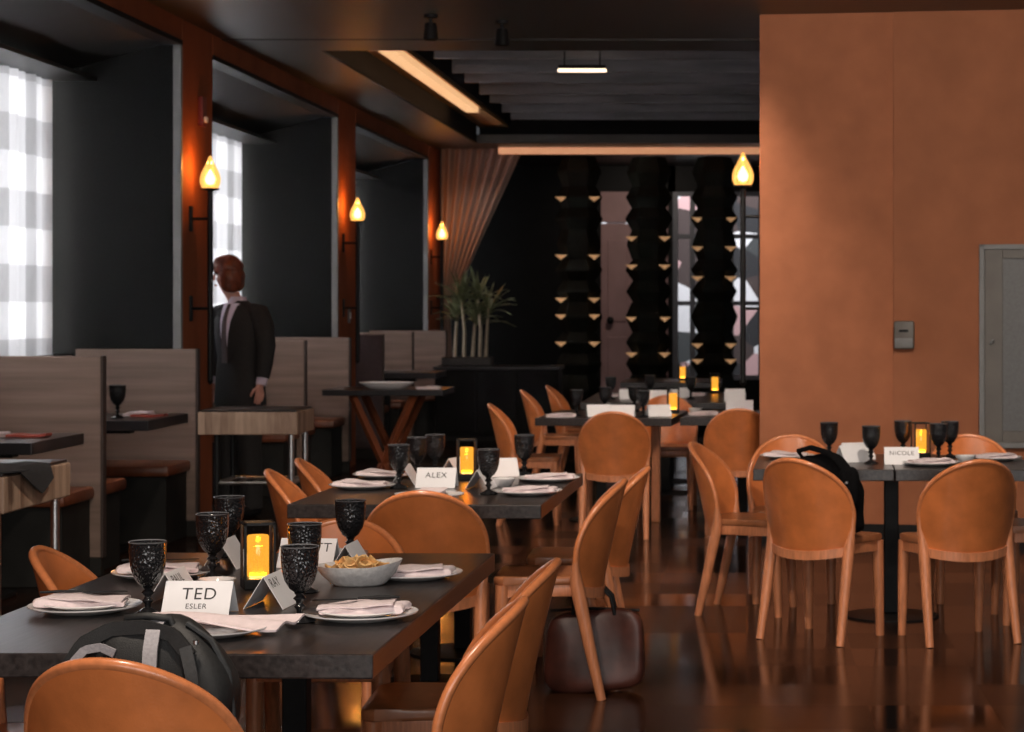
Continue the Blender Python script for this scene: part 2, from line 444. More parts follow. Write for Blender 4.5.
for i, (a, b) in enumerate(ALC):
    struct(MB().b2(XW - .052, XW + .003, b - .03, b + .015, 0, ZL, .004).build('trim_%d' % (4 + i), 'trim_grey'))
    # window: dark frame, wall below the sill
    wr = struct(MB().b2(XG - .2, XG - .14, a, b, 0, 1.16).b2(XG - .2, XG - .14, a, a + .08, 1.16, 3.03).b2(XG - .2, XG - .14, b - .08, b, 1.16, 3.03)
                .b2(XG - .2, XG - .14, (a + b) / 2 - .03, (a + b) / 2 + .03, 1.16, 3.03).build('window_%d' % (i + 1), 'soffit'))
    MB().b2(XG - .175, XG - .165, a + .08, b - .08, 1.16, 3.03).build('window_glass', 'clear', wr)
    def fc(u, v, a=a, b=b):
        y = a + .03 + (b - a - .12) * u
        return (XG + .022 * math.sin(y * 38) + .012 * math.sin(y * 17 + 1), y, .9 + 2.11 * v)
    tag(MB().sheet(fc, 170, 4, .004).build('curtain', 'plaid', smooth=60),
        ['white and grey plaid sheer curtain in the nearest window, at left edge', 'white and grey plaid sheer curtain behind the man in the suit',
         'white sheer curtain seen as a thin sliver in the farthest window'][i], 'curtain')

# terracotta wall at right, return, baseboard
struct(MB().prism([(.09, 14.30), (.95, 14.185), (.95, 14.40), (.09, 14.42)], 0, ZC).build('wall_right', 'clay'))
struct(MB().prism([(.95, 14.165), (4.2, 13.71), (4.2, 14.40), (.95, 14.40)], 0, ZC).build('wall_right_panel', 'clay_b'))
struct(MB().prism([(.085, 14.285), (.95, 14.165), (4.2, 13.695), (4.2, 13.71), (.95, 14.19), (.085, 14.31)], 0, .10).build('baseboard_right', 'black_metal'))
wa = math.atan2(-.455, 3.25)
pw = thing('window_4', 'x', 'x', (1.494, 14.165 - (1.494 - .95) * .14, 0), wa)
for k in ('label', 'category'): del pw[k]
pw['kind'] = 'structure'
f = MB(); f.b2(0, .035, -.05, 0, .60, 1.90, .004).b2(0, 1.5, -.05, 0, 1.868, 1.90, .004).b2(0, 1.5, -.05, 0, .60, .635, .004)
f.build('window_surround', 'trim_grey', pw)
f = MB(); f.b2(.035, .15, -.035, 0, .635, 1.868, .004).b2(.15, 1.5, -.035, 0, 1.81, 1.868, .004).b2(.15, 1.5, -.035, 0, .635, .71, .004)
f.build('window_frame', 'pass_frame', pw)
MB().b2(.15, 1.5, -.02, 0, .71, 1.81).build('window_pane', 'frosted', pw)
MB().tube([(.075, -.030, 1.27), (.075, -.052, 1.27), (.095, -.055, 1.285)], .008, 8).build('window_latch', 'steel', pw, 40)

# back wall with mauve double door and street windows
YB = 29.6
b = MB()
b.b2(-4.8, -1.95, YB, YB + .15, 0, ZC).b2(-1.05, -.95, YB, YB + .15, 0, ZC).b2(-1.95, 2.2, YB, YB + .15, 3.05, ZC).b2(.55, 2.2, YB, YB + .15, 0, 3.05)
b.b2(-.95, .55, YB, YB + .15, 0, .55)
struct(b.build('wall_back', 'black_panel'))
d = struct(MB().b2(-1.95, -1.52, YB - .03, YB + .05, 0, 2.62, .006).b2(-1.50, -1.05, YB - .03, YB + .05, 0, 2.62, .006).b2(-1.95, -1.05, YB - .02, YB + .05, 2.64, 3.05)
           .b2(-1.86, -1.60, YB - .045, YB - .02, .3, 1.1, .01).b2(-1.86, -1.60, YB - .045, YB - .02, 1.3, 2.4, .01)
           .b2(-1.42, -1.14, YB - .045, YB - .02, .3, 1.1, .01).b2(-1.42, -1.14, YB - .045, YB - .02, 1.3, 2.4, .01).build('door_1', 'mauve'))
MB().blob((-1.82, YB - .09, 1.32), (.05, .05, .05), 2, 14, 10).build('door_knob', 'black_metal', d, 60)
MB().b2(-1.96, -1.04, YB - .06, YB - .03, 0, .03).build('door_threshold', 'black_metal', d)
wf = MB()
for x in (-.95, -.72, -.2, .2, .52): wf.b2(x - .035, x + .035, YB - .02, YB + .08, .55, 3.05, .004)
for z in (.55, 1.55, 2.45, 3.02): wf.b2(-.95, .55, YB - .015, YB + .07, z - .03, z + .03, .004)
wf = struct(wf.build('window_5', 'back_frame'))
MB().b2(-.95, .55, YB + .03, YB + .04, .55, 3.05).build('window_glass', 'clear', wf)
# the street outside the back windows
def mat_street():
    m, t, p = nt('daylit_street_wall')
    tc = t.nodes.new('ShaderNodeTexCoord'); mp = t.nodes.new('ShaderNodeMapping'); mp.inputs['Scale'].default_value = (1.1, 1, 1.7)
    v = t.nodes.new('ShaderNodeTexVoronoi'); v.inputs['Scale'].default_value = 1.6
    t.links.new(tc.outputs['Object'], mp.inputs[0]); t.links.new(mp.outputs[0], v.inputs['Vector'])
    cr = t.nodes.new('ShaderNodeValToRGB'); cr.color_ramp.interpolation = 'CONSTANT'
    E = cr.color_ramp.elements
    E[0].color = (.03, .03, .035, 1); E[1].position = .82; E[1].color = (.80, .80, .86, 1)
    for pos, col in ((.35, (.07, .05, .05, 1)), (.55, (.06, .065, .07, 1)), (.68, (.6, .38, .40, 1))):
        e = E.new(pos); e.color = col
    sp = t.nodes.new('ShaderNodeSeparateColor'); t.links.new(v.outputs['Color'], sp.inputs[0])
    t.links.new(sp.outputs[0], cr.inputs['Fac']); t.links.new(cr.outputs[0], p.inputs['Base Color'])
    p.inputs['Roughness'].default_value = .9
    return m
M['street'] = mat_street()
struct(MB().b2(-2.5, 2.5, 34.0, 34.2, -.1, 5).build('wall_street', 'street'))
struct(MB().b2(-4, 4, 31, 34.2, -.15, -.05).build('floor_street', 'booth_base'))

# charcoal baffles hanging in the coffer
k = 0
for i in range(9):
    y = 16.9 + i * 1.02
    t = thing('ceiling_baffle', '', 'ceiling baffle', (0, 0, 0), 0, 'charcoal baffles in the ceiling coffer')
    t['label'] = 'long dark charcoal baffle slung across the recessed ceiling coffer'
    bm_ = MB()
    tilt = (-1) ** i * .035
    bm_.box((-.7, y, 3.80), (3.95, .05, .34), tilt, .006)
    bm_.build('baffle_board', 'slat', t)
    s_ = MB()
    s_.box((-.7, y + .3, 3.70 + .02 * (i % 3)), (3.9, .42, .03), -tilt * 1.6, .004)
    s_.build('baffle_fin', 'slat', t)
    for x in (-2.2, .6): MB().tube([(x, y, 3.95), (x, y, 4.3)], .008, 6).build('suspension_rod', 'black_metal', t)
lb = thing('linear_lamp', 'short glowing bar lamp hanging below the dark ceiling baffles', 'lamp', (-1.385, 18.6, 3.5))
MB().b2(-.205, .205, -.03, .03, -.013, .013, .008).build('diffuser', 'lamp_bar', lb, 40)
MB().b2(-.20, .20, -.022, .022, .013, .045, .004).build('housing', 'black_metal', lb)
for x in (-.15, .15): MB().tube([(x, 0, .04), (x, 0, .28)], .006, 6).build('hanger', 'black_metal', lb)
for i, (x, y) in enumerate([(-2.05, 14.3), (-1.62, 14.6)]):
    def mk_track():
        t = thing('spotlight', '', 'spotlight')
        MB().lathe([(.0, 0), (.045, 0), (.045, -.02), (.012, -.025), (.012, -.07)], 14).build('mount', 'black_metal', t, 40)
        MB().lathe([(0, -.05), (.035, -.055), (.04, -.07), (.05, -.16), (.045, -.165), (.02, -.13), (0, -.125)], 14, cap=False).build('lamp_head', 'black_metal', t, 40)
        MB().lathe([(0, -.135), (.03, -.14), (0, -.145)], 12, cap=False).build('lens', 'steel', t, 40)
        return t
    place('spot', mk_track, (x, y, ZC), 0, ['left of two small black spotlights on the dark front ceiling', 'right of two small black spotlights on the dark front ceiling'][i])

# ------------------------------------------------------------------ chairs
def make_chair():
    t = thing('dining_chair', '', 'chair')
    def W(v):
        q = max(0, (v - .36) / .64)
        return .226 * (.91 + .09 * min(1, v / .35)) * max(0, 1 - q ** 2.6) ** .5
    def S(x, v):
        k = min(1, abs(x) / .226)
        return (x, -.195 - .092 * v ** 1.15 + .112 * k ** 2.2, .435 + .385 * v - .028 * (1 - k * k) * (1 - v))
    def fn(a, b_):
        v = 1 - (1 - b_ * .996) ** 2
        return S(W(v) * (2 * a - 1), v)
    MB().sheet(fn, 22, 22, .017).build('backrest', 'leather', t, 50)
    path = []
    for i in range(29):
        v = 1 - (1 - i / 28 * .996) ** 2; path.append(S(-W(v), v))
    path += [(-x, y, z) for x, y, z in path[::-1][1:]]
    MB().tube(path, .0125, 8).build('backrest_piping', 'leather_rim', t, 60)
    def outline(s, o):
        pts = []
        for i in range(9): a = PI * (1 + i / 8); pts.append((math.cos(a) * .19 * s, -.085 + math.sin(a) * .098 * s))
        pts += [(.205 * s, .10), (.205 * s, .17 * s)]
        for i in range(5): a = PI / 2 * i / 4; pts.append((.165 * s + .04 * math.cos(a), .17 * s + .04 * math.sin(a)))
        m = [(-x, y) for x, y in pts[:8:-1]]
        return pts + m
    MB().prism(outline(1.0, 0), .437, .468, .009).build('seat', 'seat_leather', t, 40)
    MB().prism(outline(.97, 0), .392, .438, .004).build('seat_frame', 'chair_wood', t, 40)
    def band(u, v):
        x = .195 * (2 * u - 1); p_ = S(x, 0)
        return (x, p_[1] - .004, p_[2] - .036 + .040 * v)
    MB().sheet(band, 18, 3, .022).build('back_rail', 'chair_wood', t, 50)
    for s in (-1, 1):
        MB().tube([(s * W(.42), S(W(.42), .42)[1], S(W(.42), .42)[2]), (s * W(.22), S(W(.22), .22)[1], S(W(.22), .22)[2]), (s * .204, -.108, .455), (s * .202, -.118, .40), (s * .206, -.160, .2), (s * .21, -.205, 0)], [.009, .013, .024, .027, .023, .018], 12).build('leg', 'chair_wood', t, 50)
    for s in (-1, 1):
        MB().tube([(s * .185, .175, .436), (s * .187, .178, .3), (s * .19, .19, 0)], [.027, .026, .018], 12).build('leg', 'chair_wood', t, 50)
    return t
CH = [  # x, y, facing, label
    (-1.185, 4.475, -9, 'tan leather chair nearest the camera, charcoal backpack on its seat'),
    (-.800, 5.07, 92, 'tan leather chair at right of front table, nearer of that side pair'),
    (-.790, 5.85, 92, 'tan leather chair at right of front table, farther of that side pair'),
    (-1.700, 6.17, -87, 'tan leather chair at left of front table whose rounded back shows behind a plate'),
    (-1.74, 5.28, -86, 'tan leather chair cut off by the left picture edge beside the front table'),
    (-1.27, 6.70, 180, 'tan leather chair tucked against far end of front table, facing the camera'),
    (-1.69, 9.10, -86, 'tan leather chair at left of middle table, nearer of two'),
    (-1.70, 9.76, -86, 'tan leather chair at left of middle table, farther of two'),
    (-1.195, 8.30, 2, 'tan leather chair seen from behind at near end of middle table'),
    (-.76, 8.60, 91, 'tan leather chair in profile with brown leather bag under it'),
    (-.70, 9.26, 91, 'tan leather chair right of middle table just behind the chair with the bag'),
    (.01, 10.86, -102, 'tan leather chair in profile at left end of the right hand table'),
    (.35, 10.00, -33, 'tan leather chair at right hand table holding the black bag'),
    (.95, 9.94, 17, 'tan leather chair nearest at right hand table without any bag'),
    (.24, 11.30, 180, 'tan leather chair behind right hand table at left, only its top showing by the wall'),
    (1.17, 11.30, 180, 'tan leather chair behind right hand table, its top showing below the frosted window'),
    (1.41, 10.56, 92, 'tan leather chair at far right picture edge, only its seat and front leg showing'),
    (-.853, 14.38, 0, 'tan leather chair seen squarely from behind at centre back table'),
    (-.045, 14.80, 0, 'tan leather chair seen from behind, half hidden by the terracotta wall corner'),
    (-1.50, 15.30, -88, 'tan leather chair in profile at left of the centre back table'),
    (-1.53, 17.80, -88, 'tan leather chair in profile at left of the far table, nearer of two'),
    (-1.42, 18.85, -92, 'tan leather chair in profile at left of the far table, farther of two'),
    (-.60, 16.45, 180, 'tan leather chair on the far side of the centre back table, facing camera'),
]
for x, y, a, l in CH: place('chair', make_chair, (x, y, 0), R(a), l, 'tan leather dining chairs')

# ------------------------------------------------------------------ tables
def table(x, y, w, d, label, rz=0, cols=((0, 0),), seam=False, legs=None, z=.75, th=.054):
    t = thing('dining_table', label, 'table', (x, y, 0), R(rz), 'dark wood dining tables')
    if seam:
        MB().b2(-w / 2, -.003, -d / 2, d / 2, z - th, z, .004).build('table_top', 'table', t)
        MB().b2(.003, w / 2, -d / 2, d / 2, z - th, z, .004).build('table_top', 'table', t)
    else:
        MB().b2(-w / 2, w / 2, -d / 2, d / 2, z - th, z, .004).build('table_top', 'table', t)
    for cx, cy in cols:
        c_ = MB().box((cx, cy, (z - th + .02) / 2), (.07, .07, z - th - .02), 0, .004).build('column', 'black_metal', t)
        MB().box((cx, cy, z - th - .01), (min(.5, w * .6), .08, .02), 0, .004).build('bracket', 'black_metal', c_)
        MB().lathe([(0, 0), (.23, 0), (.23, .008), (.06, .022), (0, .022)], 24, (cx, cy, 0)).build('base', 'black_metal', t, 30)
    for cx, cy in legs or ():
        MB().box((cx, cy, (z - th) / 2), (.06, .06, z - th), 0, .006).build('leg', 'chair_wood', t)
    return t
table(-1.295, 5.735, 1.02, 1.95, 'dark wood table in the foreground set with name cards and chips bowl', -1.2, ((0, -.55), (0, .55)))
table(-1.24, 9.14, .97, 1.58, 'dark wood table in the middle, second from the camera', -1.5, ((0, -.42), (0, .42)))
table(.705, 10.68, 1.31, 1.05, 'dark wood table at right before the terracotta wall, with a seam in its top', -2, ((0, 0),), True)
table(-.925, 15.42, .93, 1.15, 'dark table at centre back beyond the chair seen squarely from behind', -4, ((-.1, .1),), legs=((.30, -.05),))
table(-.03, 15.42, .76, 1.10, 'dark table at back half hidden by the terracotta wall corner', -4, ((0, .1),))
table(-.65, 18.3, 1.30, 2.1, 'dark table far back in front of the black zigzag columns', 0, ((0, -.6), (0, .6)))
table(-.75, 22.5, 1.0, 1.3, 'farthest dark table, at the foot of the black zigzag columns', 0, ((0, 0),))

# ------------------------------------------------------------------ tableware
TZ = .75
def make_goblet():
    t = thing('goblet', '', 'glass')
    MB().lathe([(.0, .070), (.012, .071), (.024, .080), (.036, .100), (.042, .122), (.0445, .150), (.0448, .178), (.046, .181), (.0445, .182),
                (.0425, .178), (.0420, .150), (.039, .122), (.033, .102), (.020, .084), (0, .079)], 28, cap=False).build('bowl', 'goblet', t, 60)
    MB().lathe([(.0428, .180), (.0445, .1822), (.0462, .180), (.0445, .1784), (.0428, .180)], 28, cap=False).build('rim', 'rim_highlight', t, 60)
    MB().lathe([(0, .071), (.013, .070), (.009, .064), (.016, .057), (.009, .050), (.0085, .044), (.014, .038), (.008, .030), (.007, .020), (0, .018)], 20, cap=False).build('stem', 'goblet_smooth', t, 60)
    MB().lathe([(0, 0), (.034, 0), (.037, .003), (.036, .006), (.022, .012), (.010, .020), (0, .021)], 28, cap=False).build('foot', 'goblet_smooth', t, 60)
    return t
GB = [
    (-1.452, 5.34, 'dark pressed glass goblet at left of the name card by the backpack'),
    (-1.470, 6.06, 'dark pressed glass goblet immediately left of the lantern on the front table'),
    (-1.550, 6.60, 'dark pressed glass goblet half hidden behind the one left of the front lantern'),
    (-1.062, 5.235, 'dark pressed glass goblet nearest the right front plate, beside a slanted name card'),
    (-1.160, 5.78, 'dark pressed glass goblet hidden behind another, left of the chips bowl'),
    (-1.165, 6.48, 'dark pressed glass goblet standing behind the bowl of chips'),
    (-1.434, 9.09, 'dark goblet on the middle table, left of the white name card'),
    (-1.435, 9.60, 'dark goblet on the middle table behind the name card, left of a close pair'),
    (-1.385, 9.80, 'dark goblet on the middle table behind the name card, right of a close pair'),
    (-1.030, 8.80, 'dark goblet immediately right of the lantern on the middle table'),
    (-.985, 9.78, 'dark goblet at far right corner of the middle table'),
    (.410, 10.85, 'dark goblet leftmost on the right hand table'),
    (.598, 10.52, 'dark goblet on the right hand table beside two folded white cards'),
    (.785, 11.00, 'dark goblet on the right hand table behind the white name card, left of the lantern'),
    (.940, 10.74, 'dark goblet on the right hand table next right of the lantern'),
    (1.015, 10.95, 'dark goblet rightmost on the right hand table'),
    (-1.165, 15.12, 'dark goblet at left end of the centre back table beside a folded napkin'),
    (-.70, 15.00, 'dark goblet at right of the stacked white napkins on the centre back table'),
    (-1.00, 15.60, 'dark goblet rear left on the centre back table'),
    (-.80, 15.75, 'dark goblet rear right on the centre back table'),
    (-1.10, 17.9, 'dark goblet at left on the far table'),
    (-.80, 18.3, 'dark goblet in the middle of the far table'),
    (-.45, 17.9, 'dark goblet right side of the far table near the white cards'),
]
for x, y, l in GB: place('goblet', make_goblet, (x, y, TZ), random.uniform(0, 6), l, 'dark pressed glass goblets')

def make_lantern():
    t = thing('lantern', '', 'lantern')
    MB().box((0, 0, .014), (.084, .084, .028), 0, .004).build('base', 'black_metal', t)
    for sx in (-1, 1):
        for sy in (-1, 1):
            MB().box((sx * .038, sy * .038, .10), (.007, .007, .15), 0, .001).build('post', 'black_metal', t)
    r = MB()
    for s in (-1, 1): r.box((0, s * .038, .174), (.083, .007, .007)).box((s * .038, 0, .174), (.007, .083, .007))
    r.build('top_frame', 'black_metal', t)
    MB().lathe([(.026, .030), (.029, .034), (.029, .138), (.026, .142), (.026, .138), (.026, .034)], 24, cap=False).build('amber_glass', 'amber', t, 40)
    MB().lathe([(0, .030), (.013, .030), (.013, .112), (0, .114)], 16, cap=False).build('candle', 'wax', t, 40)
    MB().lathe([(.0165, .031), (.023, .031), (.023, .041), (.0165, .041)], 16, cap=False).build('light_ring', 'candle', t, 40)
    return t
for x, y, a, l in [(-1.302, 5.87, 20, 'lit amber lantern in a black frame on the front table'),
                   (-1.212, 9.55, 12, 'lit amber lantern on the middle table behind the name card'),
                   (.868, 10.93, 10, 'lit amber lantern on the right hand table before the terracotta wall'),
                   (-.515, 15.55, 5, 'lit amber lantern on the centre back table'),
                   (-.27, 19.1, 5, 'lit amber lantern on the far table, right of the back lanterns'),
                   (-.645, 22.4, 5, 'lit amber lantern farthest back between two zigzag columns')]:
    place('lantern', make_lantern, (x, y, TZ), R(a), l, 'amber table lanterns')

def make_plate():
    return tag(MB().lathe([(0, .004), (.06, .004), (.075, .0), (.08, .001), (.128, .014), (.136, .017), (.1365, .020), (.128, .018), (.08, .008), (0, .0075)], 44, cap=False).build('dinner_plate', 'china', smooth=50), '', 'plate')
def make_side():
    return tag(MB().lathe([(0, .003), (.05, .003), (.055, 0), (.06, .001), (.094, .010), (.101, .013), (.1, .0155), (.06, .007), (0, .006)], 40, cap=False).build('side_plate', 'china', smooth=50), '', 'plate')
def make_napkin():
    t = MB()
    prof = []
    L = .21
    for i in range(9): prof.append((L * i / 8, .001 + .0015 * math.sin(i * 1.3)))
    for i in range(1, 8): a = -PI / 2 + PI * i / 8; prof.append((L + .013 * math.cos(a), .013 + .013 * math.sin(a)))
    for i in range(9): x = L * (1 - i / 8); prof.append((x, .026 - .010 * (i / 8) ** .6 + .0025 * math.sin(i * 2.1)))
    for i in range(1, 4): a = PI / 2 + PI * i / 4; prof.append((.007 * math.cos(a), .0085 + .0075 * math.sin(a)))
    n = len(prof); rings = []
    for j in range(9):
        s = j / 8; wv = .006 * math.sin(s * 9) + .004 * math.sin(s * 21 + 1)
        y = -.055 + .11 * s
        rings.append([t.bm.verts.new((x - L / 2 + wv * (x / L) + .012 * (s - .5) * (1 if x > L / 2 else -1), y * (1 + .12 * math.sin(x * 30)), z * (1 - .22 * abs(2 * s - 1) ** 2) + .0015 * math.sin(7 * s + 40 * x) * (z > .01))) for x, z in prof])
    for a, b_ in zip(rings, rings[1:]):
        for i in range(n): t.bm.faces.new([a[i], a[(i + 1) % n], b_[(i + 1) % n], b_[i]])
    for r_ in (rings[0], rings[-1]):
        half = n // 2
        for i in range(1, n - 1): t.bm.faces.new([r_[0], r_[i], r_[i + 1]])
    # second loose layer tucked under the fold
    def fl(u, v): return (-.11 + .20 * u, -.062 + .124 * v + .01 * math.sin(u * 5), .0300 - .012 * (1 - u) + .0025 * math.sin(9 * u + 4 * v) - .012 * max(0, abs(2 * v - 1) - .7))
    t.sheet(fl, 14, 8, .004)
    return tag(t.build('napkin', 'linen', smooth=55), '', 'napkin')
def make_knife():
    t = thing('table_knife', '', 'knife')
    MB().prism([(-.10, -.006), (-.02, -.010), (.0, -.008), (.0, .006), (-.10, .005), (-.108, 0)], 0, .002).build('blade', 'black_metal', t)
    MB().tube([(0, -.001, .003), (.05, -.001, .004), (.10, -.001, .003)], [.003, .004, .003], 8).build('handle', 'black_metal', t, 50)
    return t
PL = [  # x, y, napkin turn, z, where
    (-1.625, 5.41, 183, True, 'at left of the front table', True),
    (-1.620, 6.10, 186, True, 'at far left of the front table', True),
    (-.925, 5.285, 4, True, 'at near right of the front table', True),
    (-.920, 6.08, 8, False, 'at far right of the front table beside chips bowl', False),
    (-1.585, 9.085, 176, False, 'at near left of the middle table', False),
    (-1.590, 9.66, 178, False, 'at far left of the middle table', False),
    (-.870, 8.79, 2, False, 'at near right of the middle table', False),
    (-.850, 9.46, 6, False, 'at far right of the middle table', False),
    (-1.240, 8.62, 90, False, 'at near end of the middle table', False),
    (.205, 10.88, 172, False, 'at left end of the right hand table', False),
    (.875, 10.40, 12, False, 'before the lantern on the right hand table', False),
    (1.215, 10.76, 6, False, 'at right end of the right hand table', False),
]
for x, y, a, side, where, kn in PL:
    z = TZ
    place('plate', make_plate, (x, y, z), 0, 'white dinner plate ' + where, 'white dinner plates'); z += .0085
    if side:
        place('side', make_side, (x, y, z + .001), 0, 'small white plate stacked on the plate ' + where, 'white side plates'); z += .008
    o = place('napkin', make_napkin, (x, y, z + .001), R(a), 'folded blush napkin on the plate ' + where, 'folded blush napkins')
    o.scale = (.90, .86, .9)
    if kn:
        place('knife', make_knife, (x - .01, y + .01, z + .030), R(a + 8), 'dark table knife on the napkin ' + where, 'table knives')
# near-end setting by the backpack: side plate with an open napkin whose corner overhangs
place('plate', make_plate, (-1.23, 5.03, TZ), 0, 'white dinner plate partly hidden behind the backpack on front table', 'white dinner plates')
def fn(u, v):
    x = -.17 + .34 * u; y = -.08 + .15 * v
    return (x + .05 * v * u, y + .02 * u, .024 + .016 * math.sin(u * 4 + .6) * (1 - .3 * v) + .006 * math.sin(9 * v + 5 * u) + .010 * u)
tag(MB().sheet(fn, 20, 12, .005).build('napkin', 'linen', smooth=60, loc=(-1.245, 5.05, TZ), rz=R(6)), 'open blush napkin lying in front of the name card by the backpack', 'napkin', 'folded blush napkins')
place('side', make_side, (-1.235, 6.60, TZ), 0, 'small white plate at far end of the front table behind a goblet', 'white side plates')
# back tables: napkins and cards a few pixels each
for x, y, z, a, l in [(-1.27, 15.02, TZ, 10, 'folded blush napkin at left end of the centre back table'),
                   (-.98, 15.28, TZ, 30, 'blush napkin lying left of centre among cards on the back table'),
                   (-.30, 15.30, TZ, 5, 'blush napkin on a plate at the narrow back table'),
                   (-.09, 15.05, TZ, -5, 'folded blush napkin on narrow back table beside the wall corner'),
                   (-.45, 18.6, TZ, 0, 'blush napkin right of centre on the far table'),
                   (-1.05, 18.4, TZ, 60, 'blush napkin at left of the far table')]:
    place('napkin', make_napkin, (x, y, z), R(a), l, 'folded blush napkins')

# chips bowl, small dishes
bw = thing('serving_bowl', 'oval grey stoneware bowl heaped with corn chips on the front table', 'bowl', (-1.045, 5.94, TZ), R(10))
def bowlpt(r, z, k):
    return None
bmw = MB()
prof = [(0, .002), (.05, .002), (.058, 0), (.066, .006), (.090, .030), (.103, .052), (.104, .055), (.100, .055), (.086, .032), (.06, .012), (0, .010)]
bmw.lathe(prof, 40, sx=1.12, sy=.88, cap=False)
for v in bmw.bm.verts:
    if v.co.z > .02: v.co.z += .16 * max(0, v.co.x - .03) * (v.co.z / .055)
bmw.build('bowl', 'stoneware', bw, 60)
def make_chip():
    def fc(u, v):
        a = u * 2 - 1; b_ = v * 2 - 1
        return (a * .026 * (1.1 - .35 * v), b_ * .026, .010 * a * a + .006 * math.sin(b_ * 3))
    return tag(MB().sheet(fc, 6, 6, .003).build('corn_chip', 'chip', smooth=60), '', 'chip')
for i in range(20):
    a = i * 2.4; r_ = .016 * math.sqrt(i)
    o = place('chip', make_chip, (-1.045 + r_ * math.cos(a) * 1.0, 5.94 + r_ * math.sin(a) * .75, TZ + .050 - .0011 * i + (i % 3) * .006), a,
              'yellow corn chip in the heaped stoneware bowl', 'corn chips in the bowl')
    o.rotation_euler.x = .5 * math.sin(i * 3.7); o.rotation_euler.y = .5 * math.cos(i * 2.3)
def make_dish():
    return tag(MB().lathe([(0, .003), (.026, .003), (.03, 0), (.034, .004), (.048, .026), (.050, .034), (.047, .034), (.044, .026), (.03, .008), (0, .007)], 28, cap=False).build('small_bowl', 'china', smooth=50), '', 'bowl')
for x, y, l in [(-1.395, 5.80, 'small white bowl behind the name card, left of front lantern'),
                (-1.015, 9.20, 'small white bowl between plates at right of the middle table'),
                (-.36, 15.6, 'white bowl on the narrow back table'),
                (1.06, 10.62, 'white bowl beside the rightmost goblet on the right hand table')]:
    place('dish', make_dish, (x, y, TZ), 0, l, 'small white bowls')

# folded name cards
def text_mesh(txt, size, parent, off_y=0., off_x=0., align='CENTER', lean=.050, h=.080):
    cu = bpy.data.curves.new('lettering', 'FONT'); cu.body = txt; cu.size = size; cu.align_x = align; cu.align_y = 'CENTER'
    cu.space_character = 1.1
    o = bpy.data.objects.new('lettering_source', cu); COL.objects.link(o)
    dg = bpy.context.evaluated_depsgraph_get()
    me = bpy.data.meshes.new_from_object(o.evaluated_get(dg))
    bpy.data.objects.remove(o)
    up = Vector((0, lean, h)).normalized(); nn = Vector((0, -h, lean)).normalized()
    c0 = Vector((0, -lean / 2, h / 2)) + nn * .0022
    for v in me.vertices:
        x, y = v.co.x + off_x, v.co.y + off_y
        v.co = c0 + Vector((1, 0, 0)) * x + up * y
    me.name = 'lettering'; me.materials.clear(); me.materials.append(M['ink'])
    t = bpy.data.objects.new('lettering', me); COL.objects.link(t); t.parent = parent
    return t
def card(x, y, rz, lines, label, w=.165, z=TZ):
    t = thing('name_card', label, 'name card', (x, y, z), R(rz), 'folded name cards')
    lean, h = .050, .080
    MB().sheet(lambda u, v: (w * (u - .5), -lean * (1 - v), .0012 + h * v), 2, 2, .0016).build('front_panel', 'paper', t)
    MB().sheet(lambda u, v: (w * (u - .5), lean * (1 - v), .0012 + h * v), 2, 2, .0016).build('back_panel', 'paper', t)
    for txt, size, oy, ox in lines: text_mesh(txt, size, t, oy, ox)
    return t
card(-1.333, 5.37, -1, [('TED', .044, .012, .004), ('ESLER', .019, -.020, .000)], 'white folded name card facing the camera beside the backpack')
card(-1.455, 5.60, 88, [('PAUL', .034, .024, -.02)], 'white folded name card turned sideways behind the leftmost goblet')
card(-1.500, 6.36, 88, [('SUE', .034, .024, -.02)] if False else [], 'white name card turned sideways between goblets left of front lantern')
card(-1.190, 5.53, 86, [('RAY', .036, .024, -.03)], 'white folded name card turned sideways right of the front lantern')
card(-1.262, 6.36, -6, [('TT', .040, .018, .045)], 'white folded name card facing camera behind the nested goblets')
card(-1.120, 6.24, 88, [], 'white folded name card turned sideways behind the chips bowl')
card(-1.285, 9.15, -2, [('ALEX', .036, .012, 0)], 'white folded name card facing the camera on the middle table')
card(-1.440, 9.33, 88, [], 'white folded name card turned sideways at left of the middle table')
card(-1.290, 9.78, 75, [], 'white folded name card at far end of the middle table')
card(-1.095, 9.10, 84, [], 'white folded name card turned sideways right of the middle table lantern')
card(-1.095, 9.74, 20, [], 'white folded name card at far right of the middle table by the goblet')
card(.742, 10.50, -2, [('NICOLE', .031, .014, 0)], 'white folded name card facing the camera on the right hand table')
card(.520, 10.66, 32, [], 'white folded card, nearer of two at left of right hand table')
card(.545, 10.86, 25, [], 'white folded card, farther of two at left of right hand table')
card(.995, 10.66, 60, [], 'white folded card turned sideways right of the lantern on right hand table') if False else None
card(-1.01, 15.08, 12, [], 'white folded card left of three in front on the centre back table')
card(-.84, 15.03, -4, [], 'white folded card middle of three in front on the centre back table')
card(-.60, 15.08, 20, [], 'white folded card right of three in front on the centre back table')
card(-.06, 15.55, 0, [], 'white folded card, nearer of two on the narrow back table')
card(-.03, 15.80, 0, [], 'white folded card, farther of two on the narrow back table')
card(-.72, 17.7, 0, [], 'white folded card at near end of the far table')
card(-.55, 18.2, 30, [], 'white folded card right of centre on the far table')
card(-.09, 17.45, 0, [], 'white folded card at right edge of the far table, nearer of two')
card(-.09, 18.0, 0, [], 'white folded card at right edge of the far table, farther of two')
card(-.95, 17.9, 10, [], 'white folded card left of centre on the far table')

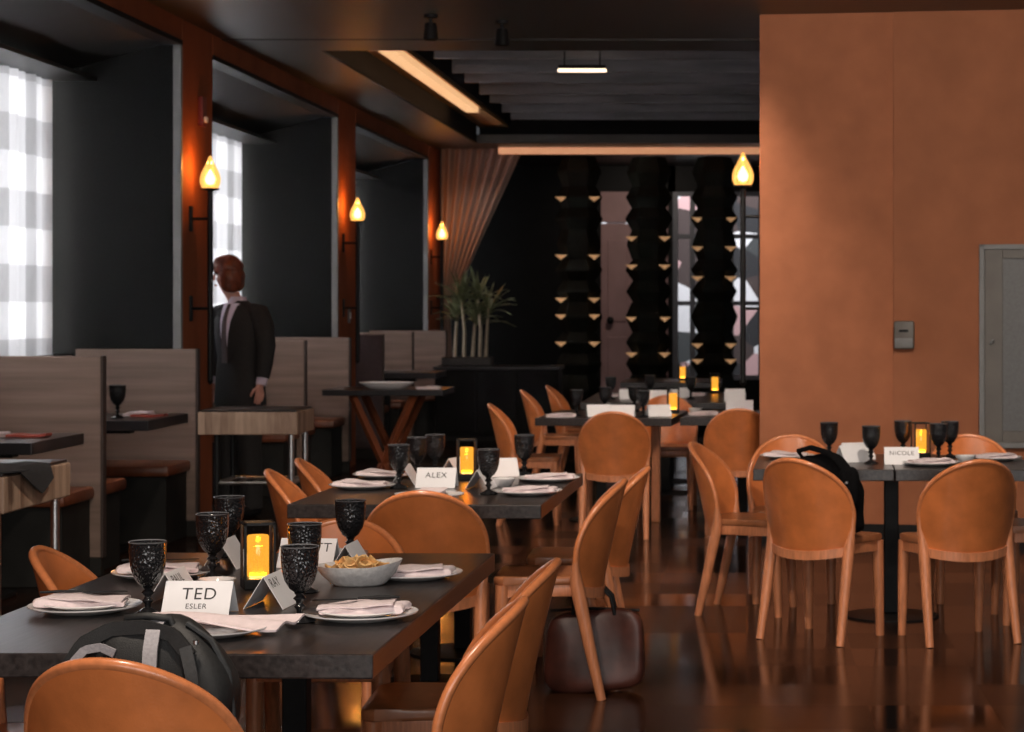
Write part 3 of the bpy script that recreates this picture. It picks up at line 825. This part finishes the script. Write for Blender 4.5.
# ------------------------------------------------------------------ bags
bp = thing('backpack', 'charcoal backpack with grey webbing straps on the nearest chair', 'backpack', (-1.205, 4.545, .470), R(-4))
def pf(x, y, z):
    q = (z + .205) / .41
    return (x * (1.0 - .16 * max(0, q - .45) * 2) + .012 * math.sin(z * 22), y * (1.05 - .35 * q) + .010 * math.sin(x * 30), z + .008 * math.sin(x * 26) * (q > .5))
MB().blob((0, 0, .205), (.178, .105, .205), 3.4, 36, 24, pf).build('pack_body', 'nylon', bp, 70)
MB().blob((-.01, -.085, .14), (.125, .035, .125), 3.2, 26, 16).build('front_pocket', 'nylon_grey', bp, 70)
def strap(path, w_, name, mat, th=.004):
    pts = [Vector(p) for p in path]
    def f_(u, v):
        k = u * (len(pts) - 1); i = min(int(k), len(pts) - 2); fr = k - i
        p = pts[i].lerp(pts[i + 1], fr)
        d_ = (pts[i + 1] - pts[i]).normalized(); s_ = d_.cross(Vector((0, -1, 0)))
        s_ = s_.normalized() if s_.length > .05 else Vector((1, 0, 0))
        return p + s_ * w_ * (v - .5)
    return MB().sheet(f_, 4 * len(pts), 2, th).build(name, mat, bp, 60)
strap([(.030, -.128, .10), (.030, -.126, .22), (.026, -.110, .30), (.022, -.090, .355), (.020, -.065, .395), (.020, -.03, .412)], .030, 'webbing_strap', 'webbing')
strap([(-.150, -.095, .17), (-.150, -.092, .26), (-.140, -.085, .325), (-.118, -.080, .352), (-.085, -.078, .358), (-.055, -.080, .345)], .018, 'webbing_strap', 'webbing')
strap([(.115, -.105, .08), (.118, -.105, .20), (.110, -.095, .30), (.090, -.075, .36)], .026, 'webbing_strap', 'nylon_grey')
strap([(-.158, -.07, .31), (-.125, -.065, .365), (-.07, -.06, .395), (.0, -.06, .400), (.06, -.065, .385), (.10, -.075, .34)], .030, 'top_flap', 'nylon', .010)
MB().tube([(-.05, -.03, .395), (-.045, -.035, .415), (0, -.038, .420), (.045, -.035, .415), (.05, -.03, .395)], .009, 8).build('carry_handle', 'nylon', bp, 60)
MB().tube([(.168, -.02, .08), (.176, -.03, .2), (.165, -.03, .3), (.13, -.035, .37), (.08, -.035, .405)], .006, 6).build('zip', 'nylon_grey', bp, 60)
MB().box((-.12, -.10, .20), (.045, .012, .05), 0, .004).build('buckle', 'black_metal', bp)
MB().lathe([(0, -.006), (.006, -.004), (.006, .004), (0, .006)], 10, (.115, -.085, .372), cap=False).build('stud', 'steel', bp, 60)

bp.scale = (1.0, 1.0, .945); bp.location.x = -1.222
lb_ = thing('leather_bag', 'dark brown leather bag standing under the chair beside middle table', 'bag', (-.595, 8.605, 0), R(-3))
def bf(x, y, z):
    q = (z + .155) / .31
    return (x * (1.02 - .10 * q) + .03 * q * .3, y * (1.0 - .55 * q) + .012 * math.sin(x * 18 + z * 9), z + .010 * math.sin(x * 12))
MB().blob((0, 0, .158), (.200, .078, .158), 5, 40, 24, bf).build('bag_body', 'bag_leather', lb_, 70)
for s in (-1, 1):
    MB().tube([(-.08, s * .025, .30), (-.075, s * .028, .36), (-.04, s * .03, .405), (.03, s * .03, .41), (.07, s * .028, .37), (.085, s * .025, .30)], .008, 8).build('handle', 'black_metal', lb_, 60)
MB().tube([(-.17, -.005, .312), (0, 0, .322), (.18, -.005, .315)], .006, 6).build('zip', 'black_metal', lb_, 60)

bb = thing('shoulder_bag', 'black bag standing on chair seat at right hand table', 'bag', (.365, 9.945, .470), R(-31))
def bbf(x, y, z):
    q = (z + .185) / .37
    return (x * (1.05 - .28 * q) + .012 * math.sin(z * 25), y * (1 - .4 * q) + .012 * math.sin(x * 24), z - .20 * max(0, x) * q + .012 * math.sin(x * 22))
MB().blob((0, 0, .186), (.205, .085, .186), 3.2, 36, 22, bbf).build('bag_body', 'black_cloth', bb, 70)
MB().tube([(-.12, .0, .34), (-.14, -.02, .375), (-.06, -.045, .395), (.04, -.05, .375), (.12, -.045, .30), (.165, -.04, .2), (.17, -.04, .06)], .014, 8, .5).build('strap', 'black_cloth', bb, 60)
MB().blob((.155, -.075, .22), (.05, .03, .10), 3, 18, 12).build('side_pocket', 'black_cloth', bb, 70)
MB().lathe([(0, -.008), (.008, -.004), (.008, .004), (0, .008)], 10, (.16, -.108, .25), cap=False).build('clasp', 'steel', bb, 60)

# ------------------------------------------------------------------ booths
XE = -3.60
def booth(y, label, near=True, far=False, xe=XE, back='oak', hb=1.225):
    t = thing('booth_bench', label, 'booth', (0, y, 0), 0, 'oak booth benches')
    MB().b2(XG + .19, xe, -.03, .03, .10, hb, .006).build('back_panel', back, t)
    MB().b2(xe - .004, xe + .012, -.034, .034, .10, hb + .002, .004).build('edge_strip', 'oak_edge' , t)
    for flag, s in ((near, -1), (far, 1)):
        if not flag: continue
        y0, y1 = sorted((s * .035, s * .60))
        MB().b2(XG + .20, xe - .03, y0, y1, .43, .50, .02).build('seat_cushion', 'booth_leather', t, 40)
        y0, y1 = sorted((s * .035, s * .55))
        MB().b2(XG + .20, xe - .06, y0, y1, 0, .43, .004).build('seat_base', 'booth_base', t)
    MB().b2(XG + .19, xe, -.03, .03, 0, .10).build('kick_plate', 'booth_base', t)
    return t
booth(12.31, 'weathered oak booth bench nearest the camera, at left edge', True, True)
booth(14.43, 'weathered oak booth bench just left of the rust pier and the man')
booth(17.96, 'weathered oak booth bench directly right of the man', True, True)
booth(19.98, 'weathered oak booth bench behind the white oval plate, at second pier')
booth(21.80, 'plum backed booth bench, first past the second pier', False, True, back='plum')
booth(23.75, 'pale oak booth bench third from the back corner of the room', True, True) if False else booth(23.75, 'pale oak booth bench right of the plum one', True, True)
booth(25.66, 'pale oak booth bench at the far end by the draped curtain', xe=-3.50)
for i, (a, b_) in enumerate(ALC):
    t = MB().b2(XG + .06, XG + .16, a + .05, b_ - .08, 0, 1.19, .006).build('window_ledge', 'oak_edge')
    tag(t, ['dark wood ledge panel under the nearest plaid curtain', 'dark wood ledge panel under the plaid curtain behind the man', 'dark wood ledge panel under the farthest curtain'][i], 'ledge')
def booth_table(x0, x1, y0, y1, z, label, th=.06):
    t = thing('booth_table', label, 'table', ((x0 + x1) / 2, (y0 + y1) / 2, 0), 0, 'black booth tables')
    w, d_ = x1 - x0, y1 - y0
    MB().b2(-w / 2, w / 2, -d_ / 2, d_ / 2, z - th, z, .004).build('table_top', 'dark_top', t)
    MB().box((-.05, 0, (z - th) / 2), (.08, .08, z - th), 0, .004).build('column', 'black_metal', t)
    MB().box((-.05, 0, z - th - .02), (w * .6, .1, .04), 0, .004).build('bracket', 'black_metal', t)
    MB().box((-.05, 0, .012), (.4, .4, .024), 0, .004).build('base', 'black_metal', t)
booth_table(-4.38, -3.52, 10.84, 11.70, .83, 'black booth table at left edge before the nearest oak bench')
booth_table(-4.38, -3.52, 12.95, 13.88, .83, 'black booth table between the two nearest oak benches')
booth_table(-4.2, -3.16, 22.4, 23.2, .83, 'black booth table in the far window bay')
for x, y, z, l in [(-3.95, 11.2, .83, 'dark goblet cut by the left picture edge on the booth table'), (-3.785, 13.25, .83, 'dark goblet on the booth table between oak benches')]:
    o = place('goblet', make_goblet, (x, y, z), 0, l, 'dark pressed glass goblets'); o.scale = (1.1, 1.1, 1.1)
def make_red():
    def f_(u, v): return (-.10 + .20 * u, -.08 + .16 * v, .008 + .003 * math.sin(8 * u) + .003 * math.sin(6 * v))
    return tag(MB().sheet(f_, 10, 10, .012).build('red_napkin', 'red_cloth', smooth=60), '', 'napkin')
for x, y, l in [(-3.70, 11.35, 'brick red napkin on the booth table at left edge'), (-3.64, 13.42, 'brick red napkin on the booth table between oak benches')]:
    place('rednap', make_red, (x, y, .83), .1, l, 'brick red booth napkins')
for x, y, l in [(-3.88, 11.30, 'pale folded napkin on the booth table at left edge'), (-3.74, 13.55, 'pale folded napkin beside the goblet between oak benches')]:
    o = place('napkin', make_napkin, (x, y, .83), 1.3, l, 'folded blush napkins')

# trestle table with oval plate, and its crossing legs
tt = thing('trestle_table', 'black topped table on splayed red wood legs, white oval plate on it', 'table', (-3.02, 18.95, 0))
MB().b2(-.56, .46, -.38, .38, .75, .80, .004).build('table_top', 'dark_top', tt)
for y in (-.28, .28):
    MB().tube([(-.32, y, .75), (.02, y, 0)], .035, 4).build('leg', 'booth_leather', tt)
    MB().tube([(.20, y, .75), (-.14, y, 0)], .035, 4).build('leg', 'booth_leather', tt)
MB().box((-.06, 0, .14), (.05, .56, .05), 0, .004).build('stretcher', 'booth_leather', tt)
tag(MB().lathe([(0, .008), (.12, .008), (.14, 0), (.15, .003), (.225, .045), (.235, .055), (.23, .058), (.15, .018), (0, .016)], 40, sx=1.0, sy=.7, cap=False).build('oval_platter', 'china', smooth=50, loc=(-3.08, 18.85, .80)),
    'white oval platter on the black table with splayed legs', 'plate')
place('napkin', make_napkin, (-2.72, 18.8, .80), 0, 'pale folded napkin at aisle end of the splayed leg table', 'folded blush napkins')

# butcher block service stations
def station(loc, w, d_, label, tray):
    t = thing('service_station', label, 'service table', loc, 0)
    MB().b2(-w, 0, 0, d_, .755, .888, .006).build('block_top', 'block', t)
    MB().b2(-w + .01, -.01, .01, d_ - .01, .888, .900, .003).build('counter_top', 'dark_top', t)
    for x in (-w + .10, -.045):
        for y in (.05, d_ - .05): MB().tube([(x, y, .755), (x, y, 0)], .018, 10).build('leg', 'steel' if x > -.1 else 'black_metal', t, 40)
    if tray:
        s_ = MB()
        for y in (.05, d_ - .05): s_.tube([(-w + .10, y, .47), (-.045, y, .47)], .012, 8)
        for x in (-w + .10, -.045): s_.tube([(x, .05, .47), (x, d_ - .05, .47)], .012, 8)
        for i in range(5): s_.tube([(-w + .14 + i * (w - .25) / 4, .05, .475), (-w + .14 + i * (w - .25) / 4, d_ - .05, .475)], .006, 6)
        s_.build('wire_shelf', 'steel', t, 40)
    return t
station((-2.665, 7.90, 0), .62, .78, 'butcher block service table at lower left edge under a charcoal cloth', False)
station((-2.615, 12.82, 0), .58, .50, 'butcher block service table on steel legs before the man', True)
def fcl(u, v):
    x = -.40 + .40 * u; y = -.02 + .46 * v
    z = .906 + .003 * math.sin(14 * u + 5 * v)
    over = max(0, x - -.055) if v > .12 else 0
    return (x - over * .75 if over > 0 else x, y, z - over * 1.9 * (1 - abs(v - .72) * 1.6))
tag(MB().sheet(fcl, 24, 20, .005).build('table_cloth', 'dark_cloth', smooth=60, loc=(-2.60, 7.95, 0)), 'charcoal cloth with a corner hanging off the lower left service table', 'cloth')

# ------------------------------------------------------------------ torches on the piers
def make_torch():
    t = thing('wall_torch', '', 'wall lamp')
    n = 10
    MB().lathe([(.040, 0), (.058, .010), (.069, .040), (.070, .072), (.060, .108), (.041, .145), (.023, .180), (.012, .210), (0, .226)], n, cap=True).build('glass_shade', 'shade', t, 20)
    MB().lathe([(0, .025), (.026, .035), (.036, .062), (.028, .090), (.012, .115), (0, .128)], 12, cap=False).build('flame_bulb', 'bulb', t, 60)
    MB().lathe([(0, -.035), (.012, -.03), (.020, -.012), (.060, -.006), (.062, .004), (.03, .006), (0, .006)], 16, cap=False).build('collar', 'black_metal', t, 40)
    MB().tube([(0, 0, -.02), (0, 0, -1.28)], .019, 10).build('pole', 'black_metal', t, 40)
    for z in (-.20, -.80):
        MB().tube([(0, 0, z), (-.125, 0, z)], .010, 8).build('bracket_arm', 'black_metal', t, 40)
        MB().b2(-.135, -.120, -.030, .030, z - .085, z + .085, .006).build('bracket_plate', 'black_metal', t, 40)
    MB().lathe([(0, -.03), (.012, -.022), (.024, 0), (0, .01)], 12, (0, 0, -1.28), cap=False).build('finial', 'black_metal', t, 40)
    return t
for x, y, a, l in [(XW + .135, 14.72, 0, 'wall torch with glowing flame shade beside the man, nearest on left piers'),
                   (XW + .135, 20.30, 0, 'wall torch with glowing flame shade on the second pier'),
                   (XW + .135, 25.95, 0, 'wall torch with glowing flame shade on the third pier by the drape'),
                   (-.02, 14.355, 180, 'wall torch with glowing flame shade at edge of the terracotta wall')]:
    place('torch', make_torch, (x, y, 2.29), R(a), l, 'flame shaded wall torches')
fa = thing('fire_alarm', 'dark red fire alarm box high on the pier above the torch', 'alarm', (XW, 14.98, 2.83))
MB().b2(0, .035, -.06, .06, -.10, .10, .008).build('housing', 'red_plastic', fa)
MB().b2(.035, .055, -.025, .025, -.075, -.035, .006).build('strobe', 'white_plastic', fa)
sw = thing('light_switch', 'small grey switch plate low on the second pier', 'switch', (XW, 20.6, 1.42))
MB().b2(0, .012, -.05, .05, -.07, .07, .004).build('plate', 'trim_grey', sw)
MB().b2(.012, .022, -.015, .015, -.03, .03, .003).build('rocker', 'white_plastic', sw)
xb = 1.02; yb = 14.165 - (xb - .95) * .14
ds = thing('wall_dispenser', 'small brushed metal box mounted on the terracotta wall', 'wall box', (xb, yb, 1.32), wa)
MB().b2(-.065, .065, -.075, 0, -.09, .09, .014).build('housing', 'pass_frame', ds, 40)
MB().b2(-.060, .060, -.085, -.07, -.085, -.02, .008).build('cover', 'trim_grey', ds, 40)
MB().b2(-.03, .03, -.090, -.08, .02, .035, .003).build('slot', 'black_metal', ds)

# ------------------------------------------------------------------ drape, plant, cabinet, zigzag columns
def dr(u, v):
    # u across the cloth, v from rail (0) to floor (1); gathered to the pier at v about .55
    w = .86 * (1 - min(1, v / .58) ** 1.15) + .10 if v < .58 else .10 + .10 * (v - .58)
    x = XW + .06 + w * u
    z = 3.40 - 3.35 * v if u < .02 else 3.40 - (3.35 * v) + .10 * u * math.sin(min(1, v / .58) * PI)
    return (x, 26.45 + .05 * math.sin(u * 46) * (.4 + .6 * (1 - v)), max(.03, z))
dp = thing('drape', 'blush sheer drape tied back to the far left pier', 'curtain')
MB().sheet(dr, 90, 30, .006).build('cloth', 'sheer', dp, 60)
MB().lathe([(.12, -.02), (.135, 0), (.12, .02), (.115, 0), (.12, -.02)], 18, (XW + .13, 26.45, 1.62), cap=False).build('tie_back', 'dark_cloth', dp, 50)
cb = thing('host_cabinet', 'black low cabinet in front of the drape and the palm', 'cabinet', (-2.72, 24.9, 0))
MB().b2(-.76, .62, -.3, .3, .06, .80, .006).build('body', 'black_panel', cb)
MB().b2(-.78, .64, -.32, .32, .80, .835, .004).build('cabinet_top', 'dark_top', cb)
for i in range(3): MB().b2(-.74 + i * .455, -.30 + i * .455, -.315, -.298, .10, .77, .004).build('door', 'black_panel', cb)
MB().b2(-.72, .58, -.26, .26, 0, .06).build('plinth', 'black_metal', cb)
pt = thing('potted_palm', 'leafy palm with pale canes in a dark trough on the cabinet', 'plant', (-3.13, 24.9, .835))
MB().b2(-.30, .26, -.14, .14, 0, .10, .012).build('trough', 'planter', pt)
lf = MB()
rnd = random.Random(3)
for i, (x, y, hh) in enumerate([(-.17, .02, .62), (-.06, -.04, .78), (.03, .05, .55), (.12, -.03, .82), (.18, .04, .66)]):
    MB().tube([(x, y, .09), (x + .01, y, hh * .5), (x + .03 * (-1) ** i, y, hh)], [.022, .019, .014], 8).build('cane', 'cane', pt, 50)
    for j in range(26):
        a = rnd.uniform(0, 2 * PI); L = rnd.uniform(.32, .55); el = rnd.uniform(.3, 1.45); dr_ = rnd.uniform(.25, .7)
        ca, sa = math.cos(a), math.sin(a); bx, by, bz = x + .03 * (-1) ** i, y, hh - rnd.uniform(0, .12)
        def f_(u, v, ca=ca, sa=sa, L=L, el=el, d_=dr_, bx=bx, by=by, bz=bz):
            r_ = L * u * math.cos(el); zz = L * u * math.sin(el) - d_ * (L * u) ** 2 * 1.5
            w_ = .022 * math.sin(PI * min(1, .12 + u * .88)) * (2 * v - 1)
            return (bx + ca * r_ - sa * w_, by + sa * r_ + ca * w_, bz + zz - abs(2 * v - 1) * .006)
        lf.sheet(f_, 6, 2, .0015)
lf.build('foliage', 'leaf', pt, 60)

def make_totem():
    t = thing('zigzag_column', '', 'sculpture')
    rnd = random.Random(11)
    z = .06; i = 0
    while z < 3.30:
        h = min(.26 + .10 * (i % 3 == 1), 3.36 - z)
        if h < .06: break
        a = .195 + .02 * rnd.random(); bb_ = .265 + .02 * rnd.random()
        MB().lathe([(.0, 0), (a, 0), (bb_, h * .45), (bb_, h * .55), (a, h), (0, h)], 6, (0, 0, z), cap=False).build('faceted_pod', 'totem', t)
        z += h; i += 1
    for zz in GOLD_Z:
        for s in (-1, 1):
            g = MB()
            x0 = s * .20
            g.faces([(x0 - .075, -.235, zz + .030), (x0 + .075, -.235, zz + .030), (x0, -.235, zz - .032), (x0 - .06, -.12, zz + .025), (x0 + .06, -.12, zz + .025), (x0, -.12, zz - .02)],
                    [(0, 1, 2), (5, 4, 3), (0, 3, 4, 1), (1, 4, 5, 2), (2, 5, 3, 0)])
            g.build('gold_facet', 'gold', t)
    MB().lathe([(0, 0), (.2, 0), (.2, .05), (.16, .07), (0, .07)], 24, cap=False).build('base', 'black_metal', t, 30)
    return t
for k, (x, l, GZ) in enumerate([(-2.03, 'black zigzag column with gold facets, left of three', (2.80, 2.10, 1.58, 1.38, 1.05)),
                         (-1.18, 'black zigzag column with gold facets, middle of three', (2.32, 1.98, 1.35, .92)),
                         (-.385, 'black zigzag column with gold facets, right of three', (2.55, 2.20, 1.84, 1.03, .84))]):
    GOLD_Z = GZ
    o = make_totem(); o['label'] = l; o['group'] = 'black zigzag columns'; o.location = (x, 26.75, 0)

# ------------------------------------------------------------------ the man in the suit
mn = thing('person', 'person in dark suit and lilac shirt standing behind the service table, looking left', 'person', (-3.64, 15.80, 0), R(-34))
def skin(name, mat, verts, edges, rad, parent, sub=2, root=0):
    me = bpy.data.meshes.new(name); me.from_pydata(verts, edges, [])
    o = bpy.data.objects.new(name, me); COL.objects.link(o)
    sk = o.modifiers.new('skin', 'SKIN'); sk.use_smooth_shade = True
    sk.branch_smoothing = .6
    lay = me.skin_vertices[0].data if me.skin_vertices else None
    if lay is None:
        bpy.context.view_layer.objects.active = o; o.select_set(True)
        bpy.ops.mesh.customdata_skin_add(); lay = me.skin_vertices[0].data
    for i, r_ in enumerate(rad):
        lay[i].radius = r_ if isinstance(r_, tuple) else (r_, r_)
    lay[root].use_root = True
    ss = o.modifiers.new('sub', 'SUBSURF'); ss.levels = sub; ss.render_levels = sub
    dg = bpy.context.evaluated_depsgraph_get(); dg.update()
    m2 = bpy.data.meshes.new_from_object(o.evaluated_get(dg))
    bpy.data.objects.remove(o)
    m2.name = name; m2.materials.clear(); m2.materials.append(M[mat])
    for p in m2.polygons: p.use_smooth = True
    q = bpy.data.objects.new(name, m2); COL.objects.link(q); q.parent = parent
    return q
# facing local -Y; local +X is his left; the head leans forward and is turned away to his right
HX, HY, HT = -.060, -.072, R(-66)
V = [(0, 0, .98), (0, .01, 1.15), (0, .0, 1.38), (-.006, -.01, 1.53), (-.03, -.04, 1.60), (HX, HY, 1.68), (HX, HY + .006, 1.775)]
Ed = [(i, i + 1) for i in range(6)]
Rd = [(.11, .09), (.11, .085), (.12, .085), (.055, .055), (.053, .053), (.068, .076), (.066, .076)]
for s in (-1, 1):
    b0 = len(V)
    V += [(s * .17, .01, 1.46), (s * .235, .03, 1.22), (s * .245, -.02, .985), (s * .245, -.035, .925)]
    Ed += [(2, b0), (b0, b0 + 1), (b0 + 1, b0 + 2), (b0 + 2, b0 + 3)]
    Rd += [.050, .040, .028, (.034, .022)]
    b1 = len(V)
    for k in range(4):
        yy = -.065 + .022 * k; L = (.07, .08, .078, .06)[k]
        V += [(s * .245, yy, .885), (s * .24, yy - .003, .885 - L * .5), (s * .23, yy - .004, .885 - L)]
        Ed += [(b0 + 3, b1 + 3 * k), (b1 + 3 * k, b1 + 3 * k + 1), (b1 + 3 * k + 1, b1 + 3 * k + 2)]
        Rd += [.0095, .0088, .0075]
    b2_ = len(V)
    V += [(s * .235, -.075, .915), (s * .225, -.092, .885), (s * .218, -.095, .862)]
    Ed += [(b0 + 3, b2_), (b2_, b2_ + 1), (b2_ + 1, b2_ + 2)]; Rd += [.012, .0105, .008]
    b3 = len(V)
    V += [(s * .095, .0, .90), (s * .105, -.01, .50), (s * .11, .015, .09), (s * .115, -.12, .045)]
    Ed += [(0, b3), (b3, b3 + 1), (b3 + 1, b3 + 2), (b3 + 2, b3 + 3)]; Rd += [.080, .050, .036, (.04, .03)]
skin('body', 'skin', V, Ed, Rd, mn)
def head(mb, name, mat):              # parts modelled round the head's own axis, then turned with it
    o = mb.build(name, mat, mn, 60); o.location = (HX, HY, 0); o.rotation_euler.z = HT
head(MB().tube([(0, -.078, 1.745), (0, -.098, 1.705), (0, -.084, 1.695)], [.008, .015, .010], 8), 'nose', 'skin')
for s in (-1, 1):
    head(MB().blob((s * .030, -.070, 1.735), (.013, .010, .008), 2, 10, 8), 'eye', 'china')
    head(MB().blob((s * .074, .010, 1.715), (.010, .022, .033), 2, 10, 8), 'ear', 'skin')
head(MB().blob((0, -.076, 1.655), (.024, .008, .007), 2, 12, 8), 'mouth', 'booth_leather')
def hf(x, y, z): return (x + .009 * math.sin(z * 70 + y * 40), y + .008 * math.sin(x * 60), z + .008 * math.sin(x * 50 + y * 30))
head(MB().blob((0, .016, 1.787), (.100, .108, .085), 2.2, 22, 16, hf).blob((0, .040, 1.710), (.104, .088, .118), 2.3, 22, 16, hf), 'hair', 'hair')
# clothes: lofted rings, sleeves as tapering tubes
JR = [(.80, .205, .150, .01), (.98, .192, .142, .008), (1.14, .172, .126, .004), (1.30, .196, .136, .0), (1.40, .205, .130, .0), (1.47, .175, .108, .002), (1.52, .100, .080, .0), (1.545, .066, .066, -.004)]
def front(z):
    for (z0, a0, b0_, c0_), (z1, a1, b1_, c1_) in zip(JR, JR[1:]):
        if z0 <= z <= z1:
            k = (z - z0) / (z1 - z0); return (c0_ - b0_) * (1 - k) + (c1_ - b1_) * k
    return -.07
def loft(rings, mb, n=24, e=2.3):
    R_ = []
    for z, rx, ry, cy, *cx in rings:
        cx = cx[0] if cx else 0
        R_.append([mb.bm.verts.new((cx + rx * math.copysign(abs(math.cos(2 * PI * i / n)) ** (2 / e), math.cos(2 * PI * i / n)), cy + ry * math.copysign(abs(math.sin(2 * PI * i / n)) ** (2 / e), math.sin(2 * PI * i / n)), z)) for i in range(n)])
    for a, b_ in zip(R_, R_[1:]):
        for i in range(n): mb.bm.faces.new([a[i], a[(i + 1) % n], b_[(i + 1) % n], b_[i]])
    mb.bm.faces.new(R_[0][::-1]); mb.bm.faces.new(R_[-1])
    return mb
jm = loft(JR, MB())
for s in (-1, 1):
    jm.tube([(s * .13, .005, 1.47), (s * .185, .010, 1.455), (s * .222, .018, 1.38), (s * .240, .032, 1.22), (s * .248, .010, 1.10), (s * .248, -.012, .995)], [.060, .078, .078, .068, .058, .050], 16)
jk = jm.build('jacket', 'suit', mn, 60)
for s in (-1, 1):
    def lp(u, v, s=s):
        z = 1.10 + .41 * v
        xi = .010 + .062 * v; xo = xi + .012 + .065 * math.sin(PI * min(1, v * 1.08)) ** .8
        x = xi + (xo - xi) * u
        return (s * x, front(z) - .010 + .55 * x * x / .2, z)
    MB().sheet(lp, 6, 14, .008).build('lapel', 'suit', jk, 60)
def sh(u, v):
    z = 1.10 + .425 * v; x = (2 * u - 1) * (.012 + .066 * v)
    return (x, front(z) - .005 + .5 * x * x / .2, z)
MB().sheet(sh, 10, 14, .008).build('shirt_front', 'shirt', mn, 60)
MB().lathe([(.062, -.02), (.067, .0), (.060, .040), (.055, .040), (.058, 0)], 20, (-.006, -.012, 1.535), sy=1.08, cap=False).build('shirt_collar', 'shirt', mn, 60)
def ti(u, v):
    z = 1.10 + .42 * v; x = (2 * u - 1) * (.030 - .016 * v)
    return (x, front(z) - .013, z)
MB().sheet(ti, 4, 12, .006).build('tie', 'plum', mn, 60)
for s in (-1, 1):
    MB().tube([(s * .248, -.010, 1.0), (s * .246, -.024, .945)], [.040, .037], 14).build('shirt_cuff', 'shirt', mn, 50)
tm = loft([(.80, .175, .125, .008), (.90, .180, .130, .008), (1.02, .165, .120, .006)], MB())
for s in (-1, 1): loft([(.06, .072, .085, .01, s * .112), (.30, .072, .080, .01, s * .110), (.52, .082, .088, -.004, s * .104), (.78, .092, .110, .005, s * .094), (.86, .090, .115, .006, s * .090)], tm)
tm.build('trousers', 'suit', mn, 60)
for s in (-1, 1):
    MB().blob((s * .115, -.055, .048), (.052, .145, .050), 2.6, 18, 12, lambda x, y, z: (x, y, z * (1 if y > 0 else .75) if z > 0 else z)).build('shoe', 'black_metal', mn, 60)

# ------------------------------------------------------------------ light
def area(name, loc, rot, size, power, col=(1, 1, 1)):
    l = bpy.data.lights.new(name, 'AREA'); l.shape = 'RECTANGLE'; l.size, l.size_y = size; l.energy = power; l.color = col
    o = bpy.data.objects.new(name, l); COL.objects.link(o); o.location = loc; o.rotation_euler = rot
    return o
for a, b_ in ALC:     # daylight behind the curtains
    area('window_daylight', (XG - .75, (a + b_) / 2, 2.1), (0, R(-90), 0), (2.2, b_ - a), 400, (.97, .985, 1))
area('street_daylight', (0, 31.5, 6.0), (R(50), 0, 0), (4, 3), 500, (.95, .97, 1))
# unseen area light added for windows assumed behind the camera, none modelled
area('assumed_front_daylight', (.6, -1.6, 1.9), (R(90), 0, 0), (6.0, 2.6), 215, (1, .96, .92))
def spot(loc, to, power, ang=75, col=(1, .84, .70), r=.10, blend=.8):  # unseen spots without fixtures, added to brighten wall, tables, booths, door and drape
    l = bpy.data.lights.new('fill_spot', 'SPOT'); l.energy = power; l.color = col; l.spot_size = R(ang); l.spot_blend = blend; l.shadow_soft_size = r
    o = bpy.data.objects.new('fill_spot', l); COL.objects.link(o); o.location = loc
    o.rotation_euler = (Vector(to) - Vector(loc)).to_track_quat('-Z', 'Y').to_euler()
SP = [((1.3, 9.5, 3.38), (1.1, 14.0, 1.9), 350, 95), ((-1.2, 3.9, 3.38), (-1.2, 5.9, .7), 340, 90), ((-1.3, 7.4, 3.38), (-1.2, 9.2, .7), 320, 90),
      ((.8, 8.4, 3.38), (.7, 10.6, .7), 290, 90), ((-.6, 13.4, 3.38), (-.6, 15.6, .7), 210, 90), ((-2.4, 10.0, 3.38), (-3.6, 12.8, .8), 110, 90), ((-.6, 15.9, 3.38), (-.7, 18.6, .7), 110, 80), ((-1.3, 27.6, 3.38), (-1.3, 29.6, 1.8), 70, 110), ((-3.0, 25.6, 3.38), (-3.2, 26.2, 1.2), 26, 110)]
for l, t_, p_, a_ in SP: spot(l, t_, p_, a_)
def glow(name, loc, power, r):
    l = bpy.data.lights.new(name, 'POINT'); l.energy = power; l.color = (1, .50, .17); l.shadow_soft_size = r
    o = bpy.data.objects.new(name, l); COL.objects.link(o); o.location = loc
for p_ in ((XW + .135, 14.72), (XW + .135, 20.30), (XW + .135, 25.95), (-.02, 14.355)): glow('torch_flame', (p_[0], p_[1], 2.29 + .155), 10, .012)
for p_ in ((-1.302, 5.87), (-1.212, 9.55), (.868, 10.93)): glow('lantern_glow', (p_[0], p_[1], .75 + .125), .9, .008)
wd = bpy.data.worlds.new('world'); scene.world = wd; wd.use_nodes = True
bg = wd.node_tree.nodes['Background']; bg.inputs[0].default_value = (.9, .93, 1, 1); bg.inputs[1].default_value = .06

# ------------------------------------------------------------------ camera
cd = bpy.data.cameras.new('camera'); co = bpy.data.objects.new('camera', cd); COL.objects.link(co)
cd.sensor_width = 36; cd.lens = 36 * 2200 / 1024
cd.shift_x = (512 - 746) / 1024
cd.shift_y = (307 - 366) / 1024
co.location = (0, 0, 1.5); co.rotation_euler = (R(90), 0, 0)
cd.clip_end = 100
cd.dof.use_dof = True; cd.dof.focus_distance = 5.3; cd.dof.aperture_fstop = 10.
scene.camera = co
scene.view_settings.view_transform = 'Standard'
scene.view_settings.look = 'None'
scene.view_settings.gamma = 1
scene.view_settings.use_curve_mapping = False
scene.view_settings.exposure = .13
scene.cycles.use_denoising = True
scene.cycles.max_bounces = 8
scene.cycles.sample_clamp_indirect = 4
